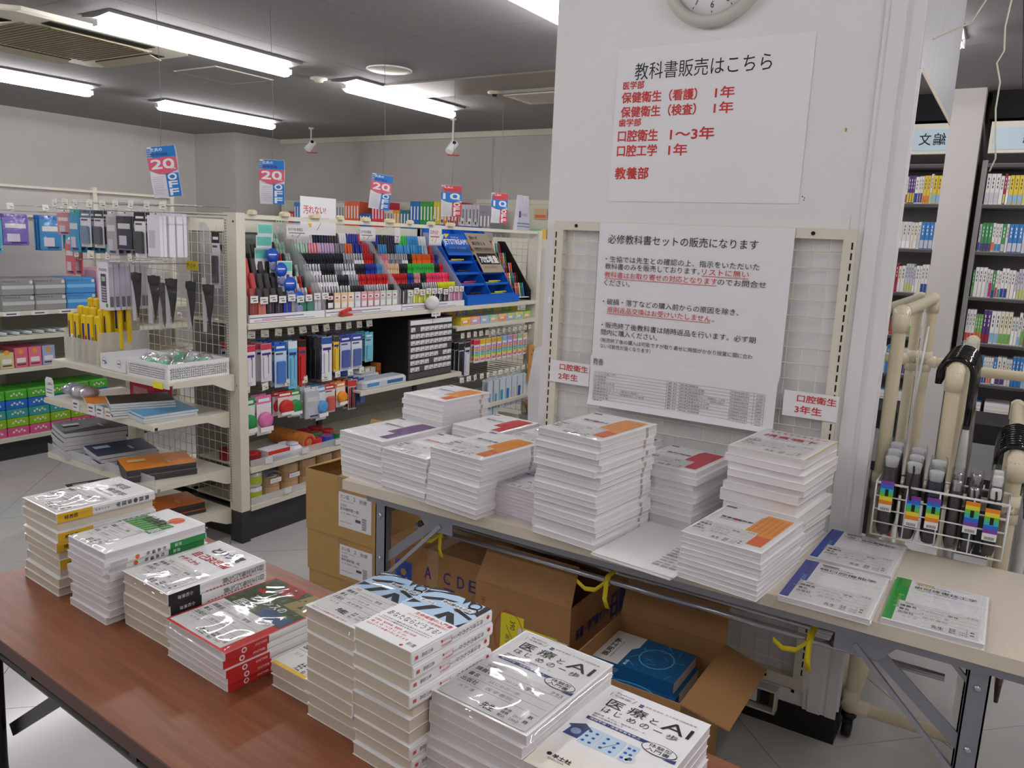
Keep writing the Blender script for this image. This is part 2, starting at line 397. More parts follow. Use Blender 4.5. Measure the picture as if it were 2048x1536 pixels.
flag(-3.20, 4.84, 1.84, .13, .21, 1.1, 0, '10', 'crimson_print', BL, 'crimson_print', 'narrow red and blue 10 percent sale flag nearest the white column')

# ================================================================ THE COLUMN
PX0, PX1, PY0, PY1 = -1.43, -.303, 2.48, 3.56
col = struct('column', MB().box(PX0, PY0, .09, PX1-.0, PY1, HC, 'column_paint'))
MB().box(PX0, PY0-.006, 0, PX1+.006, PY1, .09, 'black_rubber').obj('baseboard', col)
r = MB()
r.box(-.40, PY0-.010, .09, PX1+.003, PY0, HC, 'column_paint').box(-.385, PY0-.016, .09, -.345, PY0-.010, HC, 'column_paint').box(-.33, PY0-.014, .09, PX1+.004, PY0-.008, HC, 'column_paint')
r.obj('corner_trim', col)
MB().box(PX1, PY0+.01, 2.03, PX1+.006, PY1-.0, HC, 'metal_panel').obj('side_panel', col)
r = MB()
for x0, z0, x1, z1 in ((-1.42, .13, -.43, .14), (-.44, .13, -.43, 1.64)): r.box(x0, PY0-.004, z0, x1, PY0, z1, 'column_paint')
r.obj('panel_moulding', col)
t = thing('mirror', 'tall wall mirror on the side of the white column, reflecting book shelves', 'mirror', (PX1, PY0+.03, .1))
MB().box(.0005, 0, 0, .006, 1.03, 1.923, 'mirror_glass').obj('glass', t)
MB().box(0, 0, 1.923, .007, 1.04, 1.938, 'beige_trim').box(0, -.010, 0, .007, 0, 1.938, 'white').obj('rim', t)
# mesh display board
t = thing('mesh_board', 'cream wire mesh display board fixed to the front of the white column', 'display board', (-1.385, PY0-.03, .16))
Wb, Hb = .985, 1.435
for nm, b in (('side_rail', (0, 0, 0, .035, .03, Hb)), ('side_rail', (Wb-.035, 0, 0, Wb, .03, Hb)), ('top_rail', (.035, 0, Hb-.03, Wb-.035, .03, Hb)), ('bottom_rail', (.035, 0, 0, Wb-.035, .03, .035))):
    MB().box(*b, 'ivory_metal').obj(nm, t)
sl = MB()
for sx in (.006, Wb-.012):
    z = .05
    while z < Hb-.05: sl.box(sx, -.0008, z, sx+.0045, .001, z+.02, 'dark_slot'); z += .0295
sl.obj('slots', t, kind='stuff')
wm_v = MB().tube([(0, 0, 0), (0, 0, Hb-.05)], .0016, 'ivory_metal', 5).mesh('wire')
wm_h = MB().tube([(0, 0, 0), (Wb-.05, 0, 0)], .0018, 'ivory_metal', 5).mesh('wire')
for i in range(1, 20): put('wire', wm_v, t, (.025+i*.0468, .014, .025))
for i in range(1, 29): put('wire', wm_h, t, (.025, .011, .025+i*.048))
MB().lathe([(.006, 0), (.006, .002), (0, .003)], 'dark_slot', 12, Matrix.Translation((.085, 0, Hb-.015)) @ Matrix.Rotation(PI/2, 4, 'X')).lathe([(.006, 0), (.006, .002), (0, .003)], 'dark_slot', 12, Matrix.Translation((Wb-.12, 0, Hb-.015)) @ Matrix.Rotation(PI/2, 4, 'X')).lathe([(.006, 0), (.006, .002), (0, .003)], 'dark_slot', 12, Matrix.Translation((Wb-.12, 0, .018)) @ Matrix.Rotation(PI/2, 4, 'X')).obj('screw_hole', t)
tag(MB().tbox(0, -.012, 0, .014, 0, .02, 'white', .2).obj('hook_clip', None, (-1.392, PY0-.03, 1.31)), 'tiny white clip stuck on the left rail of the mesh board', 'clip')

def sheet(name, lab, cat, o, W, H, bow=.0, th=.0006, matn='paper', T=None, curl=0):
    t = thing(name, lab, cat, o)
    n = 10; y = lambda u, v: -bow*math.sin(PI*u) - curl*max(0, .25-v)**2*16
    vs = []; fs = []
    for k in (0, 1):
        for i in range(n+1):
            for j in range(n+1): vs.append((W*i/n, y(i/n, j/n)+k*th, H*j/n))
    q = lambda i, j, k: k*(n+1)**2+i*(n+1)+j
    for i in range(n):
        for j in range(n):
            fs.append((q(i, j, 0), q(i+1, j, 0), q(i+1, j+1, 0), q(i, j+1, 0))); fs.append((q(i, j, 1), q(i, j+1, 1), q(i+1, j+1, 1), q(i+1, j, 1)))
    for i in range(n):
        fs += [(q(i, 0, 0), q(i, 0, 1), q(i+1, 0, 1), q(i+1, 0, 0)), (q(i, n, 0), q(i+1, n, 0), q(i+1, n, 1), q(i, n, 1)), (q(0, i, 0), q(0, i+1, 0), q(0, i+1, 1), q(0, i, 1)), (q(n, i, 0), q(n, i, 1), q(n, i+1, 1), q(n, i+1, 0))]
    MB().add(vs, fs, matn).obj('paper_sheet', t)
    return t
# upper poster
t = sheet('poster', 'large white poster with black headline and red department names on the column', 'poster', (-1.197, PY0-.002, 1.665), .62, .481)
p = MB(); F = frame((0, -.0008, 0), (1, 0, 0), (0, 0, 1)); k = .62/402
def tl(s, x, y, w, h, m, b=0): p.text(s, x, y, w, h, m, F, 0, b, 2)
tl('教科書販売はこちら', .065, .383, .438, .052, 'black_print', -.008)
tl('医学部', .027, .356, .073, .024, 'sign_red', .022)
tl('保健衛生（看護）', .025, .313, .255, .034, 'sign_red', .022); tl('1年', .338, .313, .06, .034, 'sign_red', .022)
tl('保健衛生（検査）', .025, .268, .255, .034, 'sign_red', .022); tl('1年', .338, .268, .06, .034, 'sign_red', .022)
tl('歯学部', .020, .240, .078, .024, 'sign_red', .022)
tl('口腔衛生', .020, .192, .140, .036, 'sign_red', .022); tl('1～3年', .202, .192, .143, .038, 'sign_red', .022)
tl('口腔工学', .020, .145, .140, .036, 'sign_red', .022); tl('1年', .200, .145, .062, .036, 'sign_red', .022)
tl('教養部', .018, .072, .118, .038, 'sign_red', .022)
p.obj('lettering', t)
# notice
t = sheet('notice', 'white notice with black and red text hung on the mesh board', 'notice', (-1.208, PY0-.034, 1.13), .638, .463, .002)
p = MB(); F = frame((0, -.0035, 0), (1, 0, 0), (0, 0, 1))
tl('必修教科書セットの販売になります', .035, .395, .50, .030, 'black_print', 0)
L = [('・生協では先生との確認の上、指示をいただいた', .030, .334, .515, 'black_print'), ('教科書のみを販売しております。', .030, .310, .33, 'black_print'), ('リストに無い', .367, .310, .148, 'sign_red'),
     ('教科書はお取り寄せの対応となります', .030, .282, .388, 'sign_red'), ('のでお問合せ', .420, .282, .150, 'black_print'), ('ください。', .030, .255, .095, 'black_print'),
     ('・破損・落丁などの購入前からの原因を除き、', .030, .192, .465, 'black_print'), ('原則返品交換はお受けいたしません', .048, .165, .36, 'sign_red'), ('。', .412, .165, .008, 'black_print'),
     ('・販売終了後教科書は随時返品を行います。必ず期', .030, .112, .525, 'black_print'), ('間内に購入ください。', .030, .087, .205, 'black_print')]
for s, x, y, w_, c in L: tl(s, x, y, w_, .0205 if s != '。' else .006, c, .003)
for x, y, w_ in ((.367, .306, .148), (.030, .278, .388), (.048, .161, .36)): p.rect(x, y, w_, .0016, 'sign_red', F)
tl('（販売終了後の購入は可能ですが取り寄せに時間がかかり授業に間に合わ', .030, .062, .52, .0155, 'black_print', 0)
tl('ない可能性が高くなります）', .030, .042, .185, .0155, 'black_print', 0)
p.obj('lettering', t)
# book list
t = sheet('book_list', 'white table print of books pinned below the notice on the mesh board', 'notice', (-1.210, PY0-.038, .972), .636, .172, .002, curl=.01)
p = MB(); F = frame((0, -.0045, 0), (1, 0, 0), (0, 0, 1))
tl('教養', .012, .140, .038, .024, 'ink_soft', -.01)
for i in range(11): p.rect(.018, .012+i*.0105, .585, .0007, 'ink_soft', F)
for x in (.018, .285, .33, .358, .497, .57, .603): p.rect(x, .012, .0008, .105, 'ink_soft', F)
RT = ['講義名', '自己決定権', '実践倫理学', '教養基礎セミナー（保健衛生）と地域', '教養基礎セミナー（医学の歴史）', '医療とＡＩ入門', '生命倫理と社会', '社会福祉', '地域医療', 'フランス語入門']
for i in range(10):
    s = RT[i]; tl(s, .021, .0145+i*.0105, min(.25, .011*len(s)), .006, 'ink_soft'); tl('教 科', .29, .0145+i*.0105, .03, .0055, 'ink_soft'); tl('教科書', .333, .0145+i*.0105, .022, .0055, 'ink_soft')
    tl(RT[9-i], .361, .0145+i*.0105, min(.12, .010*len(RT[9-i])), .006, 'ink_soft'); tl('97844%06d' % (i*73133 % 999999), .50, .0145+i*.0105, .055, .0055, 'ink_soft'); tl('%d' % (1800+i*170), .578, .0145+i*.0105, .02, .0055, 'ink_soft')
p.obj('lettering', t)
for nm, x, z, s, lab in (('small_sign', -1.372, 1.030, '2年生', 'small white card with red text for second year students, left on mesh board'), ('small_sign', -.553, 1.034, '3年生', 'small white card with red text for third year students, right on mesh board')):
    t = sheet(nm, lab, 'sign', (x, PY0-.034, z), .158, .078)
    p = MB(); F = frame((0, -.0009, 0), (1, 0, 0), (0, 0, 1))
    tl('口腔衛生', .040, .047, .112, .022, 'sign_red', .015); tl(s, .036, .012, .078, .024, 'sign_red', .015); p.obj('lettering', t)
# clock
t = thing('wall_clock', 'round grey-rimmed wall clock at the top of the column', 'clock', (-.885, PY0, 2.345), rz=0)
T = Matrix.Rotation(PI/2, 4, 'X')
MB().lathe([(.16, 0), (.165, .02), (.155, .036), (.138, .042), (.130, .034), (.130, .02)], (196, 194, 186), 48, T, cap=False).obj('rim', t)
MB().lathe([(.131, .018), (.131, .020), (0, .0201)], 'white', 40, T).obj('dial', t)
p = MB(); F = frame((0, -.0212, 0), (1, 0, 0), (0, 0, 1))
for i in range(12):
    a = PI/2-(i+1)*PI/6; x, y = .098*math.cos(a), .098*math.sin(a); s = str(i+1); ww = .011*len(s)
    p.text(s, x-ww/2, y-.010, ww, .020, 'black_print', F, 0, .0, 2)
    p.line([(.116*math.cos(a), .116*math.sin(a)), (.122*math.cos(a), .122*math.sin(a))], .002, 'black_print', F)
p.obj('numerals', t)
MB().line([(0, -.01), (-.03, .06)], .006, 'black_print', F, .002).obj('hour_hand', t); MB().line([(0, -.02), (.05, .08)], .004, 'black_print', F, .003).obj('minute_hand', t)
# outlet and marks at the column foot
t = thing('outlet_box', 'open electrical outlet box low on the column front', 'outlet', (-.575, PY0-.045, .055))
b = MB(); b.box(0, 0, 0, .10, .045, .006, 'ivory_metal').box(0, 0, .074, .10, .045, .08, 'ivory_metal').box(0, 0, .006, .006, .045, .074, 'ivory_metal').box(.094, 0, .006, .10, .045, .074, 'ivory_metal').box(.006, .03, .006, .094, .032, .074, (96, 92, 60)); b.obj('box', t)
MB().box(.012, .016, .018, .036, .03, .062, 'white').obj('switch', t); MB().box(.048, .012, .02, .074, .03, .06, 'black_rubber').obj('socket', t)
tag(MB().disc(.0, .0, .003, (200, 150, 40), FR((0, 0, 0)), ry=.006).obj('stain', None, (-.468, PY0-.0004, 1.872)), 'tiny yellow-brown stain on the white column right of the poster', 'stain')
# marks under the poster
tag(MB().disc(.0, .0, .0018, 'dark_slot', FR((0, 0, 0)), n=8).disc(.006, -.004, .0018, 'dark_slot', FR((0, 0, 0)), n=8).disc(.005, -.010, .0018, 'dark_slot', FR((0, 0, 0)), n=8).obj('pin_marks', None, (-.568, PY0-.0004, 1.686)), 'three tiny black pin marks beside the poster corner', 'mark')

# ---------------------------------------------------------------- second column, bookcase on the far right
struct('column_far', MB().box(-1.3, 5.9, 0, -.315, Y1, HC, 'wall_paint'))
BX0, BX1, BY, BH = -.285, 1.75, 5.97, 2.14
bc = thing('bookcase', 'tall dark grey bookcase full of books beyond the umbrella rack', 'bookcase', (0, 0, 0))
dm('case_grey', (146, 144, 144), .45); dm('case_dark', (84, 78, 78), .5)
MB().box(BX0, BY, 0, BX0+.03, BY+.33, BH, 'case_grey').obj('side_panel', bc); MB().box(BX1-.03, BY, 0, BX1, BY+.33, BH, 'case_grey').obj('side_panel', bc)
MB().box(BX0+.03, BY+.31, 0, BX1-.03, BY+.33, BH, 'case_grey').obj('back_panel', bc)
SHZ = [.30, .62, .86, 1.00, 1.275, 1.57, 1.862]; SHZ = [.12, .45, .72, .985, 1.28, 1.572, 1.868]
for z in SHZ + [2.12]:
    MB().box(BX0+.03, BY, z-.022, BX1-.03, BY+.31, z, 'case_grey').box(BX0+.03, BY-.002, z-.022, BX1-.03, BY, z-.004, 'case_dark').obj('shelf', bc)
sg = MB().box(BX0+.02, BY-.03, 2.18, BX1-.02, BY+.02, 2.37, 'ivory_metal').obj('header_board', bc)
p = MB().box(BX0+.04, BY-.034, 2.20, BX1-.04, BY-.030, 2.335, (196, 216, 228)); F = FR((0, BY-.0345, 0))
p.text('編', -.085, 2.235, .068, .075, 'black_print', F, 0, .01, 2).text('文', .0, 2.235, .068, .075, 'black_print', F, 0, .01, 2)
p.obj('lettering', sg)
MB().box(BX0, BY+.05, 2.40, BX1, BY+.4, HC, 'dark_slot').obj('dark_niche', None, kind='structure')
PALB = [(236, 232, 230), (228, 226, 222), (240, 238, 236), (220, 60, 50), (190, 40, 110), (60, 130, 200), (120, 180, 90), (230, 200, 70), (250, 250, 250), (90, 60, 130), (230, 120, 60), (150, 190, 220), (200, 210, 120), (40, 70, 150), (235, 225, 200), (70, 150, 90), (205, 205, 215), (160, 30, 50)]
bmesh_cache = {}
def spine_book(c1, c2, w_, h, split):
    k = (c1, c2, w_, h, split)
    if k not in bmesh_cache:
        b = MB().tbox(0, 0, 0, w_, .13, h, c1, .12).box(.001, .01, .001, w_-.001, .128, h+.0005, 'pages_white')
        b.rect(.0015, h*.03, w_-.003, h*split, c2, FR((0, -.0004, 0)))
        for i in range(3): b.rect(w_*.38, h*(.52+.13*i), w_*.24, h*.09, 'ink_soft' if sum(c1) > 420 else 'white', FR((0, -.0007, 0)))
        bmesh_cache[k] = b.mesh('book')
    return bmesh_cache[k]
SN = ['lowest', 'second lowest', 'third', 'fourth', 'fifth', 'sixth', 'top']
CN = {(236, 232, 230): 'white', (228, 226, 222): 'pale grey', (240, 238, 236): 'white', (220, 60, 50): 'red', (190, 40, 110): 'magenta', (60, 130, 200): 'blue', (120, 180, 90): 'green', (230, 200, 70): 'yellow', (250, 250, 250): 'bright white', (90, 60, 130): 'purple', (230, 120, 60): 'orange', (150, 190, 220): 'pale blue', (200, 210, 120): 'lime', (40, 70, 150): 'navy', (235, 225, 200): 'cream', (70, 150, 90): 'dark green', (205, 205, 215): 'grey', (160, 30, 50): 'dark red'}
for si, z in enumerate(SHZ):
    if si == 0: continue
    x = BX0+.036; i = 0; xe = .30
    if si == 1:
        for s in range(4):   # flat piles
            for k in range(6):
                c = PALB[(s*5+k) % 3]
                tag(MB().box(0, 0, 0, .14, .2, .022, 'pages_white').box(0, 0, .022, .14, .2, .024, PALB[(s*3+k) % len(PALB)]).obj('book', None, (BX0+.05+s*.16, BY+.02+R.random()*.01, z+.001+k*.0243)),
                    'book lying in %s pile of the low bookcase shelf, %s from the bottom' % (ORD[s], ORD[k]), 'book', 'books lying in piles on the low shelf')
        continue
    grp = None
    while x < xe:
        w_ = R.choice([.014, .016, .018, .02, .022, .026]); h = R.choice([.172, .176, .18, .19]) if si != 3 else R.choice([.18, .21]); c = R.choice(PALB+PALB[:3]*6); c2 = R.choice(PALB); sp = R.choice([.25, .3, .35, .5])
        run = R.choice([1, 1, 2, 3])
        for _ in range(run):
            if x >= xe: break
            tag(put('book', spine_book(c, c2, w_-.001, h, sp), None, (x, BY+.015+R.random()*.006, z+.001)),
                '%s book with %s foot, %s from left, %s bookcase shelf' % (CN[c], CN[c2], ORD[i], SN[si]), 'book', 'upright books on the %s shelf' % SN[si])
            x += w_; i += 1
# strings
def string(pts, r, lab):
    tag(MB().tube(pts, r, (226, 222, 200), 6).obj('string', None), lab, 'string')
string([(-.10, 2.6, HC), (-.105, 2.6, 2.3), (-.118, 2.6, 2.14), (-.112, 2.6, 2.08), (-.125, 2.6, 2.05), (-.111, 2.6, 2.0), (-.112, 2.6, 1.93), (-.095, 2.6, 1.80), (-.105, 2.6, 1.765)], .0022, 'knotted pale plastic string dangling right of the column')
string([(-.08, 2.6, HC), (-.13, 2.6, 2.28), (-.174, 2.6, 2.21), (-.20, 2.6, 2.16), (-.287, 2.58, 2.12)], .0024, 'pale string running from the ceiling to the column side panel')
# ================================================================ THE TWO TABLES
WX0, WX1, WY0, WY1 = -1.84, .30, 1.885, 2.44
t = thing('folding_table', 'long folding table with ivory laminate top and grey steel legs before column', 'table', (0, 0, 0))
MB().box(WX0, WY0, .667, WX1, WY1, .7, 'laminate').obj('tabletop', t)
MB().box(WX0+.10, WY0+.012, .644, WX1-.10, WY0+.03, .667, 'steel_grey').box(WX0+.10, WY1-.03, .644, WX1-.10, WY1-.012, .667, 'steel_grey').obj('rail', t)
for lx, s in ((-1.69, 1), (.045, -1)):
    for y in (WY0+.025, WY1-.045):
        b = MB(); b.box(lx-.022, y, .0, lx+.022, y+.004, .66, 'steel_grey').box(lx-.022, y, 0, lx-.018, y+.03, .66, 'steel_grey').box(lx+.018, y, 0, lx+.022, y+.03, .66, 'steel_grey')
        g_ = b.obj('leg', t)
        rv = MB()
        for z in (.60, .45, .36): rv.lathe([(.008, 0), (.007, .003), (0, .004)], 'chrome', 10, Matrix.Translation((lx, y, z)) @ Matrix.Rotation(PI/2, 4, 'X'))
        rv.obj('rivet', g_, kind='stuff')
        b = MB()
        b.bar((lx+s*.24, y+.012, .640), (lx+s*.01, y+.012, .445), .004, .03, 'steel_grey').bar((lx+s*.255, y-.004, .625), (lx+s*.01, y-.004, .375), .010, .012, 'silver_tube')
        b.prism([(lx+s*.20, .60), (lx+s*.30, .60), (lx+s*.30, .66), (lx+s*.15, .66)][::s], 0, .005, 'steel_grey', frame((0, y+.002, 0), (1, 0, 0), (0, 0, 1)))
        b.obj('brace', t)
    MB().box(lx-.012, WY0+.04, .605, lx+.012, WY1-.04, .63, 'steel_grey').obj('cross_bar', t)
MB().tube([(-1.60, 1.985, .566), (-.02, 1.985, .566)], .009, 'silver_tube', 10).obj('shelf_tube', t)
MB().tube([(-1.55, 2.085, .552), (-.27, 2.085, .552)], .009, 'silver_tube', 10).obj('shelf_tube', t)
for x in (-.262, -1.56):
    MB().tube([(x, 1.96, .585), (x, 2.40, .570)], .0115, 'case_dark', 12).lathe([(.012, 0), (.009, .001), (.009, -.01)], 'black_rubber', 12, Matrix.Translation((x, 1.96, .585)) @ Matrix.Rotation(PI/2, 4, 'X'), cap=False).obj('cross_tube', t)
def tie(x, lab, f=1):
    b = MB(); T = Matrix.Translation((x, 1.985, .566))
    def ribbon(pts, w):
        rs = []
        for q in pts: rs.append([(q[0]-w/2, q[1], q[2]), (q[0]+w/2, q[1], q[2]), (q[0]+w/2, q[1]+.001, q[2]+.0012), (q[0]-w/2, q[1]+.001, q[2]+.0012)])
        b.loft(rs, 'yellow_tape', T, True)
    ribbon([(0, .10, .010), (0, .05, .014), (0, .0, .012), (0, -.012, .002), (0, -.008, -.013), (0, .004, -.014)], .016)
    ribbon([(f*.0, -.012, .006), (f*.003, -.018, -.02), (f*.002, -.02, -.05), (f*.014, -.022, -.075)], .014)
    rs = []
    for q in ((0, -.012, 0), (-.03, -.02, -.03), (-.06, -.024, -.033), (-.085, -.028, -.015)):
        rs.append([(q[0], q[1], q[2]-.007), (q[0], q[1], q[2]+.007), (q[0], q[1]-.001, q[2]+.007), (q[0], q[1]-.001, q[2]-.007)])
    b.loft(rs, 'yellow_tape', T, True)
    tag(b.obj('tape_tie', None), lab, 'tape')
tie(-1.485, 'yellow plastic tape knotted on the table tubes above the carton with blue letters')
tie(-.885, 'yellow plastic tape knotted on the middle of the table tubes')
tie(-.32, 'yellow plastic tape knotted at the right end of the table tubes', .5)

BA = -3.7*PI/180
bt = thing('folding_table', 'brown wood-grain table with black folding legs in front', 'table', (-1.944, .722, 0), BA)
MB().box(0, 0, .672, 1.80, .575, .6995, 'wood_top').obj('tabletop', bt)
MB().box(-.002, -.002, .672, 1.802, 0, .699, 'wood_edge').box(-.002, .575, .672, 1.802, .577, .699, 'wood_edge').box(-.002, 0, .672, 0, .575, .699, 'wood_edge').box(1.80, 0, .672, 1.802, .575, .699, 'wood_edge').obj('edge_band', bt)
b = MB()
for y in (.05, .525): b.tube([(.10, y, .60), (1.70, y, .60)], .012, 'black_metal', 10)
for x in (.35, .75, 1.15, 1.55):
    for y in (.05, .525): b.box(x-.012, y-.012, .605, x+.012, y+.012, .672, 'black_metal')
b.obj('under_frame', bt)
for x, s in ((.175, 1), (1.58, -1)):
    for y in (.045, .53):
        MB().tube([(x, y, .66), (x-s*.02, y, .34), (x-s*.02, y, .03)], .014, 'black_metal', 10).obj('leg', bt)
        MB().bar((x+s*.28, y+.02, .60), (x, y+.02, .40), .006, .028, 'black_metal').bar((x+s*.04, y+.015, .63), (x-s*.16, y+.015, .655), .02, .03, 'black_metal').obj('brace', bt)
    MB().tube([(x-s*.02, .0, .02), (x-s*.02, .575, .02)], .014, 'black_metal', 10).obj('foot_bar', bt)

# ================================================================ BOOKS
def vtext(p, s, u, v, sz, m, F, bold=0, step=1.08, z=0):
    # vertical spine lettering: F is (u along spine, v up thickness); characters' tops point to +u
    G = F @ frame((u, v, 0), (0, -1, 0), (1, 0, 0))
    for i, c in enumerate(s):
        p.text(c, -sz/2, -sz*step*(i+1), sz, sz*.92 if c not in 'ー・一' else (sz*.12 if c == '一' else sz*.9), m, G, z, bold)
def slip(p, F, x, y, w, h, z=.0004, soft=False):
    c = 'ink_soft' if soft else 'black_print'
    p.rect(x, y, w, h, 'slip_paper', F, z); z += .0001
    X = lambda q: x+q*w; Y = lambda q: y+q*h
    for q in (.86, .68, .52, .36): p.rect(X(.03), Y(q), w*.94, h*.006, 'grey_print', F, z)
    p.rect(X(.86), Y(.02), w*.004, h*.34, 'grey_print', F, z)
    for s, a, b, ww, hh in (('講義名', .04, .72, .2, .10), ('学年', .62, .73, .13, .09), ('クラス', .84, .88, .13, .07), ('書名', .04, .56, .12, .09), ('出版社', .04, .40, .19, .10),
                            ('先生', .46, .06, .14, .14), ('本体', .66, .20, .08, .06), ('価格', .66, .13, .08, .06), ('税込', .66, .05, .08, .06), ('教', .90, .24, .05, .07), ('務', .90, .12, .05, .07)):
        p.text(s, X(a), Y(b), ww*w, hh*h, c, F, z, .01)
    for s, a, b, ww, hh in (('医療', .10, .89, .10, .06), ('入門 医学のための', .28, .72, .3, .06), ('はじめの一歩', .30, .56, .34, .07), ('医学書院', .34, .40, .3, .07), ('大下 淳', .10, .25, .18, .06), ('2600', .78, .16, .1, .05), ('2860', .78, .07, .1, .05)):
        p.text(s, X(a), Y(b), ww*w, hh*h, 'grey_print', F, z, -.01)
def wrapfilm(parent, W, D, z, drop=.02, sag=.0025, seed=1, extra=.006):
    rr = random.Random(seed); n, m = 16, 20; b = MB(); vs = []; fs = []
    ph = [rr.uniform(0, 6) for _ in range(6)]
    for j in range(m+1):
        for i in range(n+1):
            u = -extra+(W+2*extra)*i/n; v = -extra+(D+2*extra)*j/m
            zz = z+.0012+sag*.5*(1+math.sin(u*38+ph[0]+2*math.sin(v*21+ph[1])))*(.4+.6*abs(math.sin(v*17+ph[2])))*.5+sag*.35*abs(math.sin((u+v)*55+ph[3]))
            e = 0
            if i in (0, n) or j in (0, m): e = drop
            vs.append((u, v, zz-e))
    for j in range(m):
        for i in range(n): a = j*(n+1)+i; fs.append((a, a+1, a+n+2, a+n+1))
    b.add(vs, fs, 'wrap', smooth=True); b.obj('plastic_wrap', parent)
_bk = {}
def bookmesh(W, D, T, cov, pg, spine, inset):
    k = (W, D, round(T, 4), cov, pg, spine, inset)
    if k not in _bk:
        c = .0009; a = MB()
        a.box(0, 0, 0, W, D, c, cov).box(0, 0, T-c, W, D, T, cov)
        if spine == 'R': a.loft([[(W-.002, y, c), (W+.0012, y, c+.002), (W+.0015, y, T/2), (W+.0012, y, T-c-.002), (W-.002, y, T-c)] for y in (0, D)], cov, smooth=False)
        else: a.box(0, 0, c, .0012, D, T-c, cov)
        g = MB(); i = inset
        g.box(.0012 if spine != 'R' else i, i, c, (W-i) if spine != 'R' else W-.002, D-i, T-c, pg)
        _bk[k] = (a.mesh('cover'), g.mesh('pages'))
    return _bk[k]
def stack(desc, nl, az, W, D, ztop, n, cov='cover_white', pg='pages_white', spine='L', inset=.0012, top=None, sp=None, z0=.7, lean=(0, 0), jit=.003, wrap=0, grp=None, thick=None, odd=None, seed=3, name='book', where='its stack', rj=1.2, fore=None):
    rr = random.Random(seed); H = ztop-z0; th = thick or [H/n]*n; k = H/sum(th[i % len(th)] for i in range(n)); th = [th[i % len(th)]*k for i in range(n)]
    z = z0; a = az*PI/180; spm = {}
    for i in range(n):
        T = th[i]; f = 1-(i+1)/n
        x = nl[0]-lean[0]*f+rr.uniform(-jit, jit)*(0 if i == n-1 else 1); y = nl[1]-lean[1]*f+rr.uniform(-jit, jit)*(0 if i == n-1 else 1)
        ra = a+math.radians(rr.uniform(-rj, rj))*(0 if i == n-1 else 1)
        c_, p_ = (cov, pg); s_ = spine
        if odd and (n-i) in odd: s_ = 'L'
        cm, pm_ = bookmesh(W, D, T-.0002, c_, p_, s_, inset)
        pos = ORD[n-1-i]
        lab = '%s, %s' % (desc if i == n-1 else desc.split(' with ')[0].split(' in the back')[0], ('top of '+where) if i == n-1 else (('bottom of '+where) if i == 0 else '%s from top of %s' % (pos, where)))
        o = put(name, None, None, (x, y, z), ra, lab, 'book', grp or ('stack of %s' % desc)) if False else put(name, cm, None, (x, y, z), ra, lab, 'book', grp or ('stack of %s' % desc))
        put('pages', pm_, o)
        if sp and s_ == 'R':
            kk = round(T, 4)
            if kk not in spm: q = MB(); sp(q, frame((W+.0021, 0, 0), (0, 1, 0), (0, 0, 1)), D, T); spm[kk] = q.mesh('spine_print')
            put('spine_print', spm[kk], o)
        if fore:
            kk = ('f', round(T, 4))
            if kk not in spm: q = MB(); fore(q, frame((W+.0004, 0, 0), (0, 1, 0), (0, 0, 1)), D, T); spm[kk] = q.mesh('edge_mark')
            put('edge_mark', spm[kk], o)
        if i == n-1 and top:
            q = MB(); top(q, FT((0, 0, T)), W, D); q.obj('cover_print', o)
            if wrap: wrapfilm(o, W, D, T, .012, seed=seed)
        z += T
    return z
# --- textbooks on the ivory table
def art(block, low, title, tcol='ink_soft', slp=True, hot=None):
    def f(p, F, W, D):
        w = lambda q: q*W; h = lambda q: q*D
        p.rect(w(.02), h(.90), w(.14), h(.045), 'grey_print', F, .0003)
        if block:
            p.flat([(w(.56), h(.36)), (w(.92), h(.36)), (w(.92), h(.92)), (w(.60), h(.92)), (w(.56), h(.80))], block, F, .0003)
            p.rect(w(.74), h(.12), w(.18), h(.24), low or block, F, .0003)
            if low:
                for i in range(5): p.rect(w(.60+.07*i), h(.42), w(.012), h(.46), low, F, .0004)
        if title:
            p.text(title, w(.14), h(.60), w(.40), h(.050), tcol, F, .0005, .015)
            if hot is not None: p.text(hot, w(.30), h(.595), w(.07), h(.055), 'sign_red', F, .0006, .03)
            p.text('第2版 最新の知見をもとに', w(.14), h(.56), w(.34), h(.018), 'ink_soft', F, .0005)
        if slp: slip(p, F, w(.01), h(.02), w(.72), h(.40), .0005)
    return f
def brownmark(p, F, D, T): p.rect(D*.80, T*.12, .010, T*.76, (196, 178, 160), F)
OR = ('orange_print', 'deep_orange')
stack('white textbook with plum corner', (-1.888, 1.922), -6, .212, .297, .858, 9, top=art('purple_print', 'purple_print', '歯科衛生士', slp=False), wrap=1, seed=11, lean=(-.01, 0), where='the leftmost ivory table stack')
stack('white textbook with blurred title', (-1.672, 1.892), -5, .200, .285, .842, 9, top=art(None, None, '臨床検査', 'deep_orange'), wrap=1, seed=12, where='the second stack along ivory table front')
stack('white textbook with amber stepped corner', (-1.462, 1.878), -7, .21, .300, .886, 11, top=art((236, 160, 40), (226, 120, 30), '歯の疾患'), wrap=1, seed=13, lean=(.01, .005), fore=brownmark, where='the amber cornered ivory table stack')
stack('thin lilac-edged workbook', (-1.268, 1.935), -5, .182, .22, .80, 9, cov=(226, 214, 232), top=art(None, None, '看護学'), wrap=1, seed=14, inset=.0025, where='the low stack left of the tallest')
stack('white textbook with peach corner', (-1.078, 1.872), -7, .21, .300, 1.012, 18, top=art(*OR, '歯科臨床と', hot='●'), wrap=1, seed=15, lean=(.012, -.012), jit=.006, fore=brownmark, where='the tallest ivory table stack')
stack('white textbook with orange striped corner', (-.632, 1.842), -6, .21, .297, .822, 9, top=art(*OR, '障害者歯科学', 'black_print', hot='者'), wrap=1, seed=16, jit=.004, where='the front right ivory table stack')
